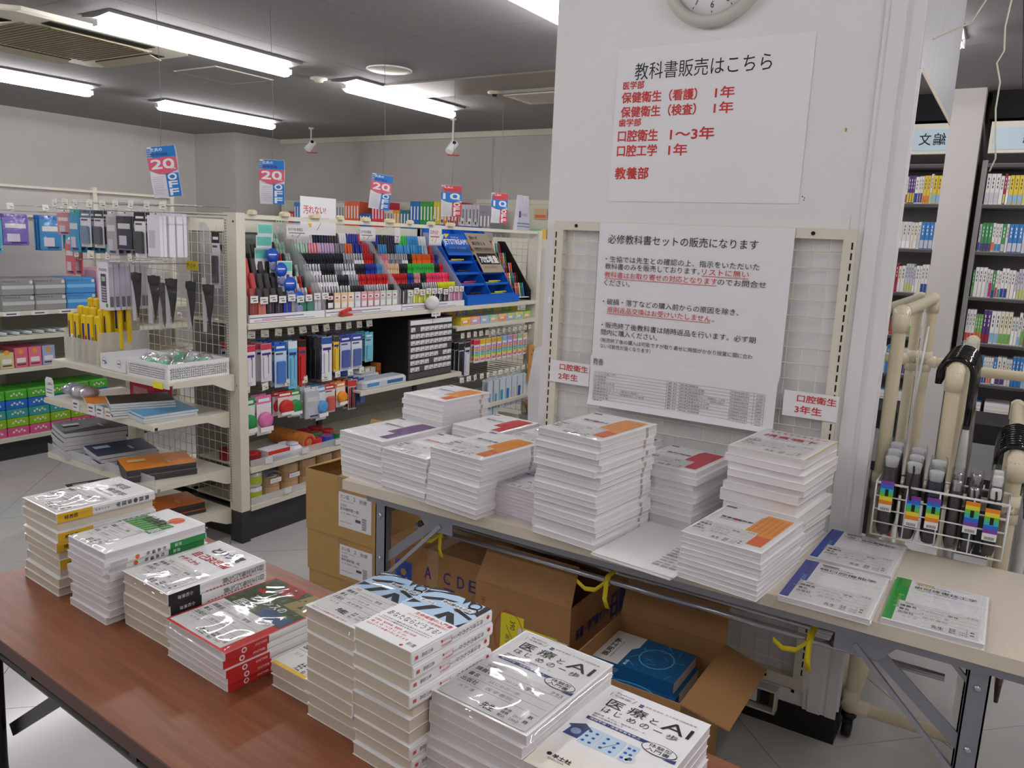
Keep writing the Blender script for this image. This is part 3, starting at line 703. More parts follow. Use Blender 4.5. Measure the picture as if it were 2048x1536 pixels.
stack('white textbook with red stepped corner', (-.905, 2.165), -6, .20, .255, .888, 10, top=art('crimson_print', 'crimson_print', '歯科補綴'), wrap=1, seed=17, jit=.007, where='the red cornered stack before mesh board')
stack('white textbook with green corner', (-1.06, 2.19), -4, .13, .235, .90, 9, top=art('green_print', 'green_print', None, slp=False), wrap=1, seed=18, where='the stack hidden behind the red cornered')
def ytop(p, F, W, D):
    p.text('摂食嚥下', W*.12, D*.66, W*.72, D*.11, 'crimson_print', F, .0004, .02)
    for i in range(9): p.disc(W*(.14+.09*i), D*.90, .006, [(240, 190, 120), (120, 190, 150), (240, 150, 60), (230, 120, 120)][i % 4], F, .0003, 10)
    p.text('リハビリテーション', W*.2, D*.58, W*.6, D*.04, 'ink_soft', F, .0004); slip(p, F, W*.02, D*.04, W*.9, D*.46, .0004, True)
    for a in ((0, 0, W, .002), (0, D-.002, W, .002), (W-.002, 0, .002, D)): p.rect(*a, 'yellow_print', F, .0003)
def yfore(p, F, D, T): p.rect(0, T-.0018, D, .0015, (240, 226, 130), F)
stack('cream-edged book with crimson title', (-.615, 2.125), -6, .212, .288, .992, 15, top=ytop, wrap=1, seed=19, jit=.009, rj=2.5, thick=[.014, .016, .018, .015, .009, .009, .009, .03, .03, .02, .018, .018, .018, .018, .022], fore=yfore, lean=(.01, .0), where='the tall cream edged stack by the column')
stack('white textbook with orange corner', (-1.865, 2.228), -6, .205, .255, .948, 13, top=art(*OR, '看護技術', 'indigo_print', slp=False), wrap=1, seed=20, fore=brownmark, jit=.005, where='the leftmost back row stack')
stack('white textbook with scarlet corner', (-1.625, 2.212), -6, .205, .245, .872, 10, top=art('red_print', 'red_print', '解剖学', slp=False), wrap=1, seed=21, where='the scarlet cornered back row stack')
stack('pale textbook with faint title', (-1.395, 2.205), -5, .19, .225, .868, 10, top=art(None, None, '病理学'), wrap=1, seed=22, where='the rightmost back row stack')
def single(desc, nl, az, W, D, side, title, eng):
    def f(p, F, W, D):
        w = lambda q: q*W; h = lambda q: q*D
        p.rect(0, h(.02), w(.17), h(.96), side, F, .0003)
        T2 = F @ frame((w(.14), h(.30), .0005), (0, 1, 0), (-1, 0, 0)); p.text(eng, 0, 0, h(.3), w(.07), (150, 190, 235) if side != 'bright_green' else (140, 220, 120), T2, 0)
        p.text('最新歯科技工士教本', w(.24), h(.885), w(.36), h(.028), 'ink_soft', F, .0004); p.text(title, w(.22), h(.80), w(.66), h(.062), 'black_print', F, .0004, .0)
        p.rect(w(.22), h(.925), w(.2), h(.022), 'orange_print' if side == 'bright_green' else 'ink_soft', F, .0004)
        p.text('全国歯科技工士教育協議会 編集', w(.24), h(.765), w(.44), h(.018), 'ink_soft', F, .0004)
        p.rect(w(.2), h(.70), w(.78), h(.002), 'grey_print', F, .0004)
        slip(p, F, w(.10), h(.02), w(.84), h(.44), .0005)
    stack(desc, nl, az, W, D, .714, 1, top=f, wrap=1, seed=int(W*1e4)+len(desc), where='its own, lying flat')
single('single thin white book with blue side band', (-.378, 2.165), -2, .205, .272, 'blue_print', '口腔・顎顔面解剖学', 'Oral Anatomy')
single('single thin white book with indigo side band', (-.384, 1.862), -1, .205, .280, 'indigo_print', '顎口腔機能学', 'Function')
single('single white book with bright green side band', (-.160, 1.888), 0, .205, .285, 'bright_green', '歯冠修復技工学', 'Building')
# flat pile of papers
t = thing('paper_pile', 'flat pile of clear-sleeved white papers between the tall and front stacks', 'papers', (-.868, 1.835, .7), -5*PI/180)
for i in range(5):
    q = MB().box(0, 0, 0, .235, .34, .0011, 'white').mesh('paper_sheet'); put('paper_sheet', q, t, (R.uniform(-.006, .004), R.uniform(-.008, .004), i*.0014), R.uniform(-.02, .02))
p = MB()
for i in range(14):
    for j in range(3): p.rect(.155+j*.024+(i % 3)*.002, .04+i*.02, .020-(i*j % 3)*.003, .006 if i % 4 else .013, (176, 176, 180), FT((0, 0, .0075)))
p.rect(.20, .30, .02, .02, (214, 196, 70), FT((0, 0, .0077))); p.obj('lettering', t)

# --- books on the brown table
def sp_yel(p, F, D, T):
    p.rect(0, 0, D*.34, T, 'yellow_print', F); vtext(p, '昭和堂', D*.20, T/2, T*.42, 'black_print', F, .02, z=.0002)
    vtext(p, '実践・倫理学', D*.95, T/2, T*.50, 'ink_soft', F, .02, 1.3, z=.0002); vtext(p, '現代の問題', D*.52, T*.5, T*.2, 'ink_soft', F, 0, 1.6, z=.0002)
def t_yel(p, F, W, D):
    slip(p, F, W*.02, D*.02, W*.9, D*.55); p.text('実践', W*.34, D*.80, W*.30, D*.10, 'ink_soft', F, .0005, 0); p.text('倫理学', W*.44, D*.68, W*.44, D*.08, 'ink_soft', F, .0005, 0); p.text('現代の問題を考えるために', W*.3, D*.61, W*.5, D*.03, 'black_print', F, .0006)
stack('hardback with yellow spine foot', (-1.872, .882), -4, .168, .225, .893, 9, spine='R', pg='pages_cream', inset=.003, top=t_yel, sp=sp_yel, wrap=1, seed=31, odd=(2, 5, 7, 8, 9), jit=.005, where='the leftmost brown table stack')
def sp_gr(p, F, D, T):
    vtext(p, '社会福祉', D*.60, T/2, T*.52, 'black_print', F, .01, 1.5, z=.0002); p.disc(D*.30, T/2, T*.30, 'deep_orange', F, .0002); p.rect(D*.62, T*.05, D*.37, T*.9, 'green_print', F, .0001)
    vtext(p, '原論', D*.74, T/2, T*.5, 'white', F, 0, z=.0003); p.rect(D*.05, T*.3, D*.16, T*.4, (200, 204, 210), F, .0001)
def t_gr(p, F, W, D):
    p.rect(W*.02, D*.50, W*.75, D*.26, 'green_print', F, .0002)
    for i in range(7): p.line([(W*(.02+.1*i), D*.5), (W*(.12+.1*i), D*.76)], .004, (150, 200, 90), F, .0003)
    p.text('社会福祉', W*.12, D*.66, W*.5, D*.13, 'black_print', F, .0004, .02); p.text('原論', W*.64, D*.52, W*.26, D*.12, 'white', F, .0004, .02)
    p.disc(W*.58, D*.86, W*.12, 'deep_orange', F, .0003); slip(p, F, W*.02, D*.02, W*.62, D*.50, .0005, True)
stack('paperback with green art and orange disc', (-1.654, .866), -3, .152, .232, .858, 10, spine='R', top=t_gr, sp=sp_gr, wrap=1, seed=32, odd=(1, 4, 5, 6, 7, 8, 9, 10), jit=.004, where='the second brown table stack')
def sp_bk(p, F, D, T):
    p.rect(0, 0, D*.30, T, 'black_print', F, .0001); vtext(p, '小松美彦', D*.24, T/2, T*.34, 'white', F, 0, z=.0002)
    vtext(p, '自己決定権という罠', D*.98, T*.5, T*.48, 'ink_soft', F, .0, 1.0, z=.0002)
    for i in range(14): p.rect(D*.36+i*D*.035, T*.10, D*.02, T*.10, 'sign_red', F, .0002)
def t_bk(p, F, W, D):
    slip(p, F, W*.04, D*.02, W*.88, D*.42); p.text('自己決定権', W*.15, D*.62, W*.70, D*.10, 'sign_red', F, .0004, .02); p.text('という罠', W*.25, D*.78, W*.55, D*.11, 'ink_soft', F, .0004, .03)
    p.text('ナチスから', W*.1, D*.50, W*.4, D*.06, 'red_print', F, .0004, .02)
stack('thick paperback with black spine foot and red title', (-1.483, .882), -4, .170, .226, .818, 5, spine='R', pg='pages_cream', inset=.002, top=t_bk, sp=sp_bk, wrap=1, seed=33, odd=(3, 4, 5), where='the third brown table stack')
def sp_rd(p, F, D, T):
    p.rect(0, 0, D*.36, T, 'red_print', F, .0001); p.disc(D*.15, T/2, T*.36, 'white', F, .0002); p.disc(D*.15, T/2, T*.2, 'red_print', F, .0003); vtext(p, '歴史と文化', D*.34, T/2, T*.34, 'white', F, 0, .95, z=.0003)
    vtext(p, 'フランスの歴史', D*.98, T/2, T*.5, 'sign_red', F, .0, 1.1, z=.0002)
def t_rd(p, F, W, D):
    rr = random.Random(5)
    p.rect(0, 0, W, D, 'red_print', F, .0001); p.rect(W*.02, D*.46, W*.96, D*.53, (70, 92, 60), F, .0002)
    p.flat([(W*.25, D*.98), (W*.55, D*.99), (W*.6, D*.86), (W*.35, D*.82)], (168, 60, 56), F, .00025)
    p.flat([(W*.60, D*.72), (W*.98, D*.70), (W*.98, D*.99), (W*.66, D*.99)], (168, 150, 96), F, .00025); p.flat([(W*.6, D*.47), (W*.97, D*.47), (W*.97, D*.62), (W*.5, D*.60)], (66, 92, 130), F, .00025)
    for i in range(26):
        x, y = W*rr.uniform(.05, .9), D*rr.uniform(.5, .95); c = rr.choice([(40, 56, 36), (120, 140, 70), (60, 50, 40), (150, 160, 150), (70, 100, 60), (90, 70, 44)])
        p.flat([(x, y), (x+rr.uniform(.006, .02), y+rr.uniform(-.004, .006)), (x+rr.uniform(0, .02), y+rr.uniform(.006, .016))], c, F, .0003)
    p.text('フランスの', W*.22, D*.62, W*.52, D*.075, 'white', F, .0005, .02); p.text('歴史', W*.16, D*.49, W*.28, D*.10, 'white', F, .0005, .02); p.rect(W*.12, D*.74, W*.12, D*.05, 'sign_red', F, .0004)
    slip(p, F, W*.03, D*.02, W*.86, D*.46, .0005)
stack('paperback with scarlet spine foot and colourful cover', (-1.303, .857), -5, .198, .255, .778, 5, spine='R', top=t_rd, sp=sp_rd, wrap=1, seed=34, jit=.004, where='the five book stack')
def t_lw(p, F, W, D): slip(p, F, 0, 0, W*.96, D*.96); p.rect(W*.02, D*.0, W*.95, D*.05, 'yellow_print', F, .0008)
stack('cream paperback with order slip and yellow strip', (-1.062, .905), -4, .112, .18, .748, 2, spine='R', pg='pages_cream', inset=.002, top=t_lw, seed=35, where='the low zebra side pair')
def zebra(p, F, W, D, y0):
    h = D*(1-y0)
    p.rect(0, D*y0, W, h, 'sky_print', F, .0002)
    P_ = lambda pts: p.flat([(W*a, D*y0+h*b) for a, b in pts], 'black_print', F, .0003)
    P_([(0, .62), (0, .80), (.30, .96), (.44, 1), (.28, 1), (.10, .82)][::-1]); P_([(0, .86), (0, 1), (.20, 1)][::-1]); P_([(.05, .50), (.30, .72), (.55, .80), (.50, .72), (.34, .62), (.12, .42)][::-1])
    P_([(.55, 1), (.62, .78), (.66, .98), (.72, .78), (.74, 1)]); P_([(.18, 0), (.34, .36), (.50, .40), (.30, 0)]); P_([(.55, .05), (.62, .36), (.72, .36), (.92, .02), (.78, .02), (.68, .20), (.66, .02)])
    P_([(.90, 1), (1, 1), (1, .55), (.93, .60)]); P_([(.02, .10), (.02, .32), (.18, .30)][::-1]); P_([(.62, .50), (.98, .34), (1, .42), (.66, .58)]); P_([(.94, .0), (1, .0), (1, .28)])
    for cx, cy in ((.80, .86), (.84, .66)):
        p.add([(W*(cx+r*.10*math.cos(a)), D*y0+h*(cy+r*.14*math.sin(a)), .0004) for a in [2*PI*i/18 for i in range(18)] for r in (1, .7)], [(2*i, (2*i+2) % 36, (2*i+3) % 36, 2*i+1) for i in range(18)], 'black_print', F)
    p.rect(W*.36, D*y0+h*.56, W*.52, h*.13, 'cover_white', F, .0005); p.text('命は誰のものか', W*.38, D*y0+h*.575, W*.48, h*.10, 'black_print', F, .0006, .02)
    p.rect(W*.10, D*y0+h*.36, W*.26, h*.10, 'cover_white', F, .0005); p.text('香川知晶', W*.12, D*y0+h*.375, W*.22, h*.07, 'black_print', F, .0006); p.text('増補改訂版', W*.66, D*y0+h*.44, W*.2, h*.05, 'black_print', F, .0006, .01)
def sp_bl(p, F, D, T):
    vtext(p, '命は誰のものか', D*.88, T/2, T*.36, 'ink_soft', F, .0, 1.12, z=.0002); vtext(p, '香川知晶', D*.56, T/2, T*.18, 'grey_print', F, 0, 1.2, z=.0002); p.disc(D*.94, T*.6, T*.16, 'sign_red', F, .0002)
    for i, s in enumerate(('ロングセラー', '全面増補改訂')): vtext(p, s, D*.47, T*(.68-.34*i), T*.19, 'sign_red', F, 0, 1.0, z=.0002)
    vtext(p, '香川知晶', D*.24, T/2, T*.28, 'ink_soft', F, 0, 1, z=.0002); p.rect(D*.03, T*.38, D*.035, T*.26, (214, 90, 80), F, .0002)
def t_blR(p, F, W, D):
    zebra(p, F, W, D, .55); p.rect(0, 0, W, D*.55, 'cover_white', F, .0005)
    p.text('生命倫理の入門書', W*.34, D*.485, W*.62, D*.045, 'sign_red', F, .0007, .01); p.text('ロングセラー全面増補改訂', W*.28, D*.435, W*.68, D*.034, 'sign_red', F, .0007, 0)
    p.text('あなたならどうする?', W*.06, D*.33, W*.88, D*.08, 'black_print', F, .0007, -.005)
    for i, (a, b) in enumerate(((.06, .86), (.04, .88))): p.text('いのちをめぐる難問の数々を考えるための手がかり', W*a, D*(.275-.032*i), W*b, D*.022, 'black_print', F, .0007)
    for i, s in enumerate(('代理母、脳死移植、尊厳死、遺伝子診断', '考えるべきことの', 'ほぼすべて本書の中にあります')): p.text(s, W*.05, D*(.19-.045*i), W*(.72-.1*(i == 1)), D*.03, 'sign_red', F, .0007, 0)
    p.text('新書', W*.80, D*.06, W*.14, D*.05, 'ink_soft', F, .0007); p.disc(W*.78, D*.03, W*.025, 'sign_red', F, .0007)
def t_blL(p, F, W, D):
    zebra(p, F, W, D, .55); p.rect(0, 0, W, D*.08, 'cover_white', F, .0004); p.text('ほぼすべて本書の中にあります', W*.08, D*.02, W*.7, D*.03, 'sign_red', F, .0006, 0); slip(p, F, W*.04, D*.07, W*.96, D*.50, .0008, True); p.text('先生', W*.42, D*.11, W*.16, D*.06, 'black_print', F, .0012, .02)
stack('paperback with zebra cover under an order slip', (-.941, .877), -5, .124, .188, .906, 9, spine='R', pg='pages_cream', inset=.0015, top=t_blL, wrap=1, seed=36, sp=sp_bl, jit=.004, where='the left zebra cover stack')
stack('paperback with zebra cover and white band', (-.806, .852), -5, .126, .188, .922, 10, spine='R', pg='pages_cream', inset=.0015, top=t_blR, seed=37, sp=sp_bl, odd=(5, 6, 7), jit=.004, lean=(.0, .0), where='the right zebra cover stack')
def ai_base(p, F, W, D):
    B = 'black_print'; x = lambda q: q*W; y = lambda q: q*D
    p.text('Python', x(.14), y(.925), x(.17), y(.022), 'navy_print', F, .0006); p.text('で体感!', x(.13), y(.893), x(.17), y(.022), B, F, .0006)
    p.line([(x(.10), y(.93)), (x(.10), y(.885))], .0008, B, F, .0006); p.line([(x(.34), y(.93)), (x(.32), y(.89))], .0008, B, F, .0006)
    p.text('医', x(.14), y(.77), x(.15), y(.085), B, F, .0006, .0); p.text('療', x(.34), y(.77), x(.17), y(.095), B, F, .0006, .0)
    p.text('と', x(.56), y(.775), x(.07), y(.055), B, F, .0006, .0); p.text('AI', x(.67), y(.765), x(.26), y(.10), B, F, .0006, .0)
    for i, (c, s) in enumerate(zip('はじめの一歩', (.075, .06, .08, .08, .08, .10))): p.text(c, x(.15+.122*i), y(.695 if c != '一' else .722), x(s), y(.054 if c != '一' else .006), B, F, .0006, 0)
    p.text('宮野 悟 監修  木下淳博 須藤毅顕 著', x(.44), y(.905), x(.48), y(.016), 'grey_print', F, .0006); p.rect(x(.385), y(.905), x(.04), y(.012), 'navy_print', F, .0006); p.rect(x(.385), y(.885), x(.04), y(.012), 'navy_print', F, .0006)
    p.text('糖尿病・乳がん・残存腎のデータ、', x(.12), y(.645), x(.50), y(.018), 'ink_soft', F, .0006); p.text('胸のX線画像を使って', x(.12), y(.618), x(.30), y(.018), 'ink_soft', F, .0006)
    p.rect(x(.10), y(.575), x(.60), y(.028), 'navy_print', F, .0006); p.text('機械学習・深層学習を学ぶ', x(.13), y(.579), x(.48), y(.019), 'white', F, .0007, .01)
    p.flat([(x(.86), y(.50)), (x(.97), y(.50)), (x(.97), y(.535))], 'navy_print', F, .0006)
    n = 20; p.disc(x(.80), y(.56), x(.155), B, F, .0007, 24, y(.055)); p.disc(x(.80), y(.56), x(.148), 'cover_white', F, .0008, 24, y(.050))
    p.text('体験型', x(.70), y(.563), x(.20), y(.034), B, F, .0009, .01); p.text('入門書', x(.70), y(.524), x(.20), y(.034), B, F, .0009, .01)
def t_aiR(p, F, W, D):
    x = lambda q: q*W; y = lambda q: q*D
    n = 8
    for i in range(n): p.rect(0, y(.40*i/n), W, y(.40/n)+.0001, (246+int(0), 246-2*(n-i)//2, 248-int(3.2*(n-i))), F, .0002)
    ai_base(p, F, W, D)
    for i, (a, w_) in enumerate(((.20, .14), (.35, .20), (.57, .10))):
        p.rect(x(a), y(.34+.0*i), x(w_), y(.17), (196, 222, 240), F, .0005)
        for k in range(6): p.disc(x(a+w_*(.25+.45*(k % 2))), y(.37+.05*(k//2)), x(.016), (44, 84, 170), F, .0006, 8)
    p.flat([(x(.05), y(.36)), (x(.19), y(.36)), (x(.21), y(.50)), (x(.07), y(.48))], (60, 70, 130), F, .0006); p.disc(x(.13), y(.42), x(.045), (150, 170, 210), F, .0007); p.flat([(x(.03), y(.46)), (x(.15), y(.52)), (x(.24), y(.48)), (x(.08), y(.44))], (70, 78, 110), F, .0007)
    p.line([(x(.40), y(.36)), (x(.50), y(.47))], .0008, 'ink_soft', F, .0007); p.disc(x(.66), y(.38), x(.05), (224, 232, 240), F, .0006); p.disc(x(.66), y(.385), x(.02), (80, 96, 130), F, .0007)
    p.disc(x(.84), y(.12), x(.13), (40, 110, 200), F, .0005, 20, y(.12)); p.disc(x(.85), y(.245), x(.068), (246, 214, 190), F, .0007, 20, y(.050)); p.disc(x(.85), y(.272), x(.075), 'black_print', F, .0006, 20, y(.055)); p.flat([(x(.78), y(.27)), (x(.92), y(.27)), (x(.90), y(.325)), (x(.80), y(.325))], 'black_print', F, .0008)
    p.disc(x(.83), y(.245), x(.006), 'black_print', F, .0009, 8); p.disc(x(.875), y(.245), x(.006), 'black_print', F, .0009, 8); p.flat([(x(.60), y(.08)), (x(.72), y(.02)), (x(.68), y(.16)), (x(.56), y(.22))], (200, 206, 196), F, .0008)
    p.disc(x(.115), y(.145), x(.022), 'black_print', F, .0006); p.text('羊土社', x(.15), y(.125), x(.17), y(.035), 'black_print', F, .0006, .03); p.text('YODOSHA', x(.13), y(.10), x(.15), y(.016), 'ink_soft', F, .0006)
def t_aiL(p, F, W, D): ai_base(p, F, W, D); slip(p, F, W*.03, D*.02, W*.93, D*.47, .0012)
def aifore(p, F, D, T): p.rect(0, T*.70, D, T*.04, (240, 234, 190), F)
stack('white medical computing textbook in crinkled wrap', (-.672, .882), -4, .178, .248, .845, 8, top=t_aiL, wrap=1, seed=38, jit=.004, lean=(.004, .01), where='the wrapped stack in front')
stack('white medical computing textbook with boy drawn on cover', (-.494, .862), -3, .177, .250, .812, 6, top=t_aiR, seed=39, jit=.0025, where='the rightmost stack')

# ================================================================ CARTONS
def carton(lab, x, y, w_, d, h, z=0, rz=0, m='cardboard', flaps=(), openb=False, tape=True, prt=None, name='cardboard_box'):
    t = thing(name, lab, 'box', (x, y, z), rz); e = .004
    b = MB()
    if openb:
        b.box(0, 0, 0, w_, d, e, m).box(0, 0, e, w_, e, h, m).box(0, d-e, e, w_, d, h, m).box(0, e, e, e, d-e, h, m).box(w_-e, e, e, w_, d-e, h, m)
    else: b.box(0, 0, 0, w_, d, h-.003, m).box(0, 0, h-.003, w_, d/2-.001, h, m).box(0, d/2+.001, h-.003, w_, d, h, m)
    b.obj('carton_body', t)
    for side, L, ang in flaps:   # side F B L R, length, lift angle in degrees from horizontal outward
        a = math.radians(ang); f = MB(); c, s = L*math.cos(a), L*math.sin(a)
        if side == 'F': P = [(0, 0, h), (w_, 0, h), (w_-.01, -c, h+s), (.01, -c, h+s)]
        if side == 'B': P = [(w_, d, h), (0, d, h), (.01, d+c, h+s), (w_-.01, d+c, h+s)]
        if side == 'L': P = [(0, d, h), (0, 0, h), (-c, .01, h+s), (-c, d-.01, h+s)]
        if side == 'R': P = [(w_, 0, h), (w_, d, h), (w_+c, d-.01, h+s), (w_+c, .01, h+s)]
        V = [Vector(q) for q in P]; nn = (V[1]-V[0]).cross(V[3]-V[0]).normalized()*.002
        f.add([q-nn for q in V]+[q+nn for q in V], [(3, 2, 1, 0), (4, 5, 6, 7), (0, 1, 5, 4), (1, 2, 6, 5), (2, 3, 7, 6), (3, 0, 4, 7)], m); f.obj('flap', t)
    if tape: MB().box(w_*.43, -.0006, h*.72, w_*.55, 0, h, 'packing_tape').box(w_*.43, 0, h, w_*.55, d, h+.0006, 'packing_tape').obj('tape', t)
    if prt: p = MB(); prt(p, FR((0, -.0012, 0)), w_, h); p.obj('box_print', t)
    return t
def shiplabel(p, F, x, y, w_, h_, a, b, c):
    p.rect(x, y, w_, h_, 'paper', F, 0); X = lambda q: x+q*w_; Y = lambda q: y+q*h_; B = 'black_print'
    p.text(a, X(.06), Y(.82), .26*w_, .12*h_, B, F, .0003); p.text('2', X(.46), Y(.82), .05*w_, .11*h_, B, F, .0003); p.text(b, X(.64), Y(.80), .22*w_, .11*h_, B, F, .0003)
    p.text('文京区', X(.06), Y(.60), .2*w_, .07*h_, B, F, .0003); p.text(c, X(.06), Y(.49), .56*w_, .09*h_, B, F, .0003); p.text('5  6  5(水)  5(火)', X(.08), Y(.38), .5*w_, .06*h_, B, F, .0003)
    p.text('東京都文京区湯島', X(.06), Y(.74), .4*w_, .03*h_, 'grey_print', F, .0003); p.text('教科書 在中 お取扱注意', X(.06), Y(.14), .34*w_, .03*h_, 'ink_soft', F, .0003); p.rect(X(.52), Y(.24), .16*w_, .08*h_, 'ink_soft', F, .0003)
    for i in range(14): p.rect(X(.72), Y(.08+i*.024), .13*w_, h_*(.008+.006*(i % 3 == 0)), B, F, .0003)
lb = lambda y0: (lambda p, F, w_, h: shiplabel(p, F, .185, h-.205 if h > .2 else .02, .175, .145 if h > .2 else .13, 'カン協', '別便', '医科歯科医一般'))
carton('tan carton with shipping label, lowest of the stack left of ivory table', -2.345, 2.21, .41, .33, .137)
carton('tan carton with shipping label, middle of the stack left of ivory table', -2.35, 2.205, .41, .33, .176, .1375, prt=lb(0))
t = carton('tan carton with lifted flap, top of the stack left of ivory table', -2.352, 2.20, .41, .33, .256, .3145, prt=lb(0), openb=True, flaps=(('B', .15, 70), ('L', .14, 160)), tape=True)
def acde(p, F, w_, h):
    p.rect(.03, h-.16, .075, .09, 'blue_print', F, 0)
    for s, a in (('A', .17), ('C', .225+.03), ('D', .305+.01), ('E', .35+.015)): p.text(s, a*w_/.42, h-.105, .028, .042, 'navy_print', F, 0, .01)
    p.flat([(.045, h-.15), (.09, h-.15), (.085, h-.125), (.0675, h-.135), (.05, h-.125)], 'cardboard', F, .0003); p.disc(.0675, h-.11, .014, 'cardboard', F, .0003, 6)
    p.text('F', .17*w_/.42, h-.165, .02, .03, 'navy_print', F); p.rect(.245, h-.125, .045, .006, 'navy_print', F)
    for i in range(6): p.rect(.245+i*.022, h-.15, .015, .003, 'navy_print', F)
    for i in range(12):
        a0, a1 = i*PI/6, (i+1)*PI/6; p.line([(.29+.05*math.cos(a0), h-.20+.03*math.sin(a0)), (.29+.05*math.cos(a1), h-.20+.03*math.sin(a1))], .002, 'sign_red', F, .0003)
    p.line([(.25, h-.18), (.33, h-.24)], .002, 'sign_red', F, .0003); p.line([(.3, h-.17), (.26, h-.23)], .002, 'sign_red', F, .0003)
carton('brown carton printed with blue letters and a cupped hands emblem', -1.745, 2.02, .40, .36, .475, prt=acde, m='brown_carton', name='cardboard_box')
def yel(p, F, w_, h):
    p.rect(.10, h-.30, .085, .22, (236, 226, 40), F, 0); p.rect(.185, h-.17, .12, .06, (236, 226, 40), F, 0)
    T2 = F @ frame((.115, h-.10, .0004), (0, -1, 0), (1, 0, 0)); p.text('390', 0, .02, .03, .018, 'black_print', T2); p.text('医学書 取次 N', .05, .005, .12, .014, 'ink_soft', T2)
    for i in range(14):
        a0, a1 = i*PI/7, (i+1)*PI/7; p.line([(.13+.055*math.cos(a0), h-.15+.08*math.sin(a0)), (.13+.055*math.cos(a1), h-.15+.08*math.sin(a1))], .002, 'sign_red', F, .0006)
    p.line([(.12, h-.12), (.17, h-.2), (.12, h-.22), (.17, h-.27)], .002, 'sign_red', F, .0006); p.text('千', .02, h-.075, .022, .026, 'sign_red', F)
    p.rect(.165, h-.235, .175, .12, 'paper', F, .0005); p.text('か       2   い7', .185, h-.145, .13, .018, 'black_print', F, .0008); p.text('市川市', .175, h-.165, .045, .013, 'black_print', F, .0008); p.text('医科歯科書店', .175, h-.185, .10, .016, 'black_print', F, .0008)
t = carton('brown carton with yellow slips and half open flaps', -1.335, 1.97, .345, .42, .45, prt=yel, m='brown_carton', flaps=(('F', .125, 118),), openb=True, tape=False)
q = MB(); F = frame((.3465, .02, 0), (0, 1, 0), (0, 0, 1))
q.text('医書・専門書センター', .02, .33, .26, .035, 'navy_print', F, 0, .02).text('日販', .27, .30, .13, .09, 'navy_print', F, 0, .03).rect(.02, .12, .38, .004, 'navy_print', F); q.obj('side_print', t)
t = carton('open brown carton holding blue engineering textbooks', -.885, 1.74, .325, .36, .42, m='brown_carton', flaps=(('B', .16, 78), ('R', .125, -14), ), openb=True, tape=False)
def t_eng(p, F, W, D):
    p.rect(0, 0, W, D, (24, 96, 150), F, .0002); rr = random.Random(3)
    for i in range(16):
        a = rr.uniform(0, PI); x, y = W*rr.uniform(.1, .9), D*rr.uniform(0, .6); p.line([(x, y), (x+.03*math.cos(a), y+.03*math.sin(a))], .0025, (60, 160, 214), F, .0003)
    for i in range(14): a0, a1 = i*PI/7, (i+1)*PI/7; p.line([(W*(.5+.3*math.cos(a0)), D*(.35+.2*math.sin(a0))), (W*(.5+.3*math.cos(a1)), D*(.35+.2*math.sin(a1)))], .004, (90, 180, 220), F, .0004)
    p.flat([(0, D*.68), (W*.55, D*.68), (W*.66, D*.62), (W, D*.62), (W, D), (0, D)], 'slip_paper', F, .0005)
    p.text('医用工学', W*.14, D*.86, W*.62, D*.075, 'black_print', F, .0007, .03); p.text('医療機器を学ぶための基礎', W*.14, D*.81, W*.56, D*.022, 'ink_soft', F, .0007); p.text('第2版', W*.06, D*.60, W*.16, D*.035, 'white', F, .0007, .02)
for k, (x, y, a, zz) in enumerate(((-.84, 2.03, 90, .375), (-.862, 1.92, 92, .352))):
    pass
for k in range(3): stack('blue engineering textbook in the open carton', (-.615-.01*k, 1.90-.0*k, ), 90, .182, .245, (.30, .335, .37)[k], 1, cov=(24, 96, 150), z0=(.265, .30, .335)[k], seed=50+k, top=t_eng if k == 2 else None, where='the rear pile, layer %s' % ORD[k]) if k else stack('blue engineering textbook in the open carton', (-.615, 1.90), 90, .182, .245, .30, 12, cov=(24, 96, 150), z0=.005, seed=50, where='the rear pile base')
stack('blue engineering textbook turned round', (-.87+.245+.0, 1.925), 180, .24, .17, .33, 13, cov=(24, 96, 150), z0=.005, seed=60, top=t_eng, where='the front pile in the open carton')
# ================================================================ PVC UMBRELLA RACK
RX = [-.272, -.114, .066]; RY0, RY1 = 2.56, 3.58; RZ = [1.362, 1.207, .976]; r0 = .0195; rj = .024
t = thing('umbrella_rack', 'cream plastic pipe rack on castors beside the white column', 'rack', (0, 0, 0))
def pipe(a, b, nm='pipe'): MB().tube([a, b], r0, 'pvc', 14, cap=False).obj(nm, t)
def joint(p, dirs, ell=.055):
    b = MB()
    for d in dirs: q = Vector(p)+Vector(d)*ell; b.tube([Vector(p)-Vector(d)*.012, q], rj, 'pvc_joint', 14)
    k = 8; b.lathe([(max(.0005, rj*math.sin(PI*i/k)), -rj*math.cos(PI*i/k)) for i in range(k+1)], 'pvc_joint', 14, Matrix.Translation(p))
    b.obj('joint', t)
U, D_, N_, S_, E_, W_ = (0, 0, 1), (0, 0, -1), (0, 1, 0), (0, -1, 0), (1, 0, 0), (-1, 0, 0)
for i in range(3):
    x, z = RX[i], RZ[i]
    pipe((x, RY0, .10 if i != 1 else .84), (x, RY0, z)); pipe((x, RY1, .10), (x, RY1, z)); pipe((x, RY0, z), (x, RY1, z), 'top_pipe')
    joint((x, RY0, z), (D_, N_)); joint((x, RY1, z), (D_, S_))
    if i != 1: joint((x, RY0, .105), (U, W_ if i else E_, N_)); joint((x, RY1, .105), (U, W_ if i else E_, S_)); pipe((x, RY0, .105), (x, RY1, .105))
    else: joint((x, RY1, .105), (U, E_, W_))
pipe((RX[0], RY0, .105), (RX[2], RY0, .105), 'bottom_pipe'); pipe((RX[0], RY1, .105), (RX[2], RY1, .105), 'bottom_pipe')
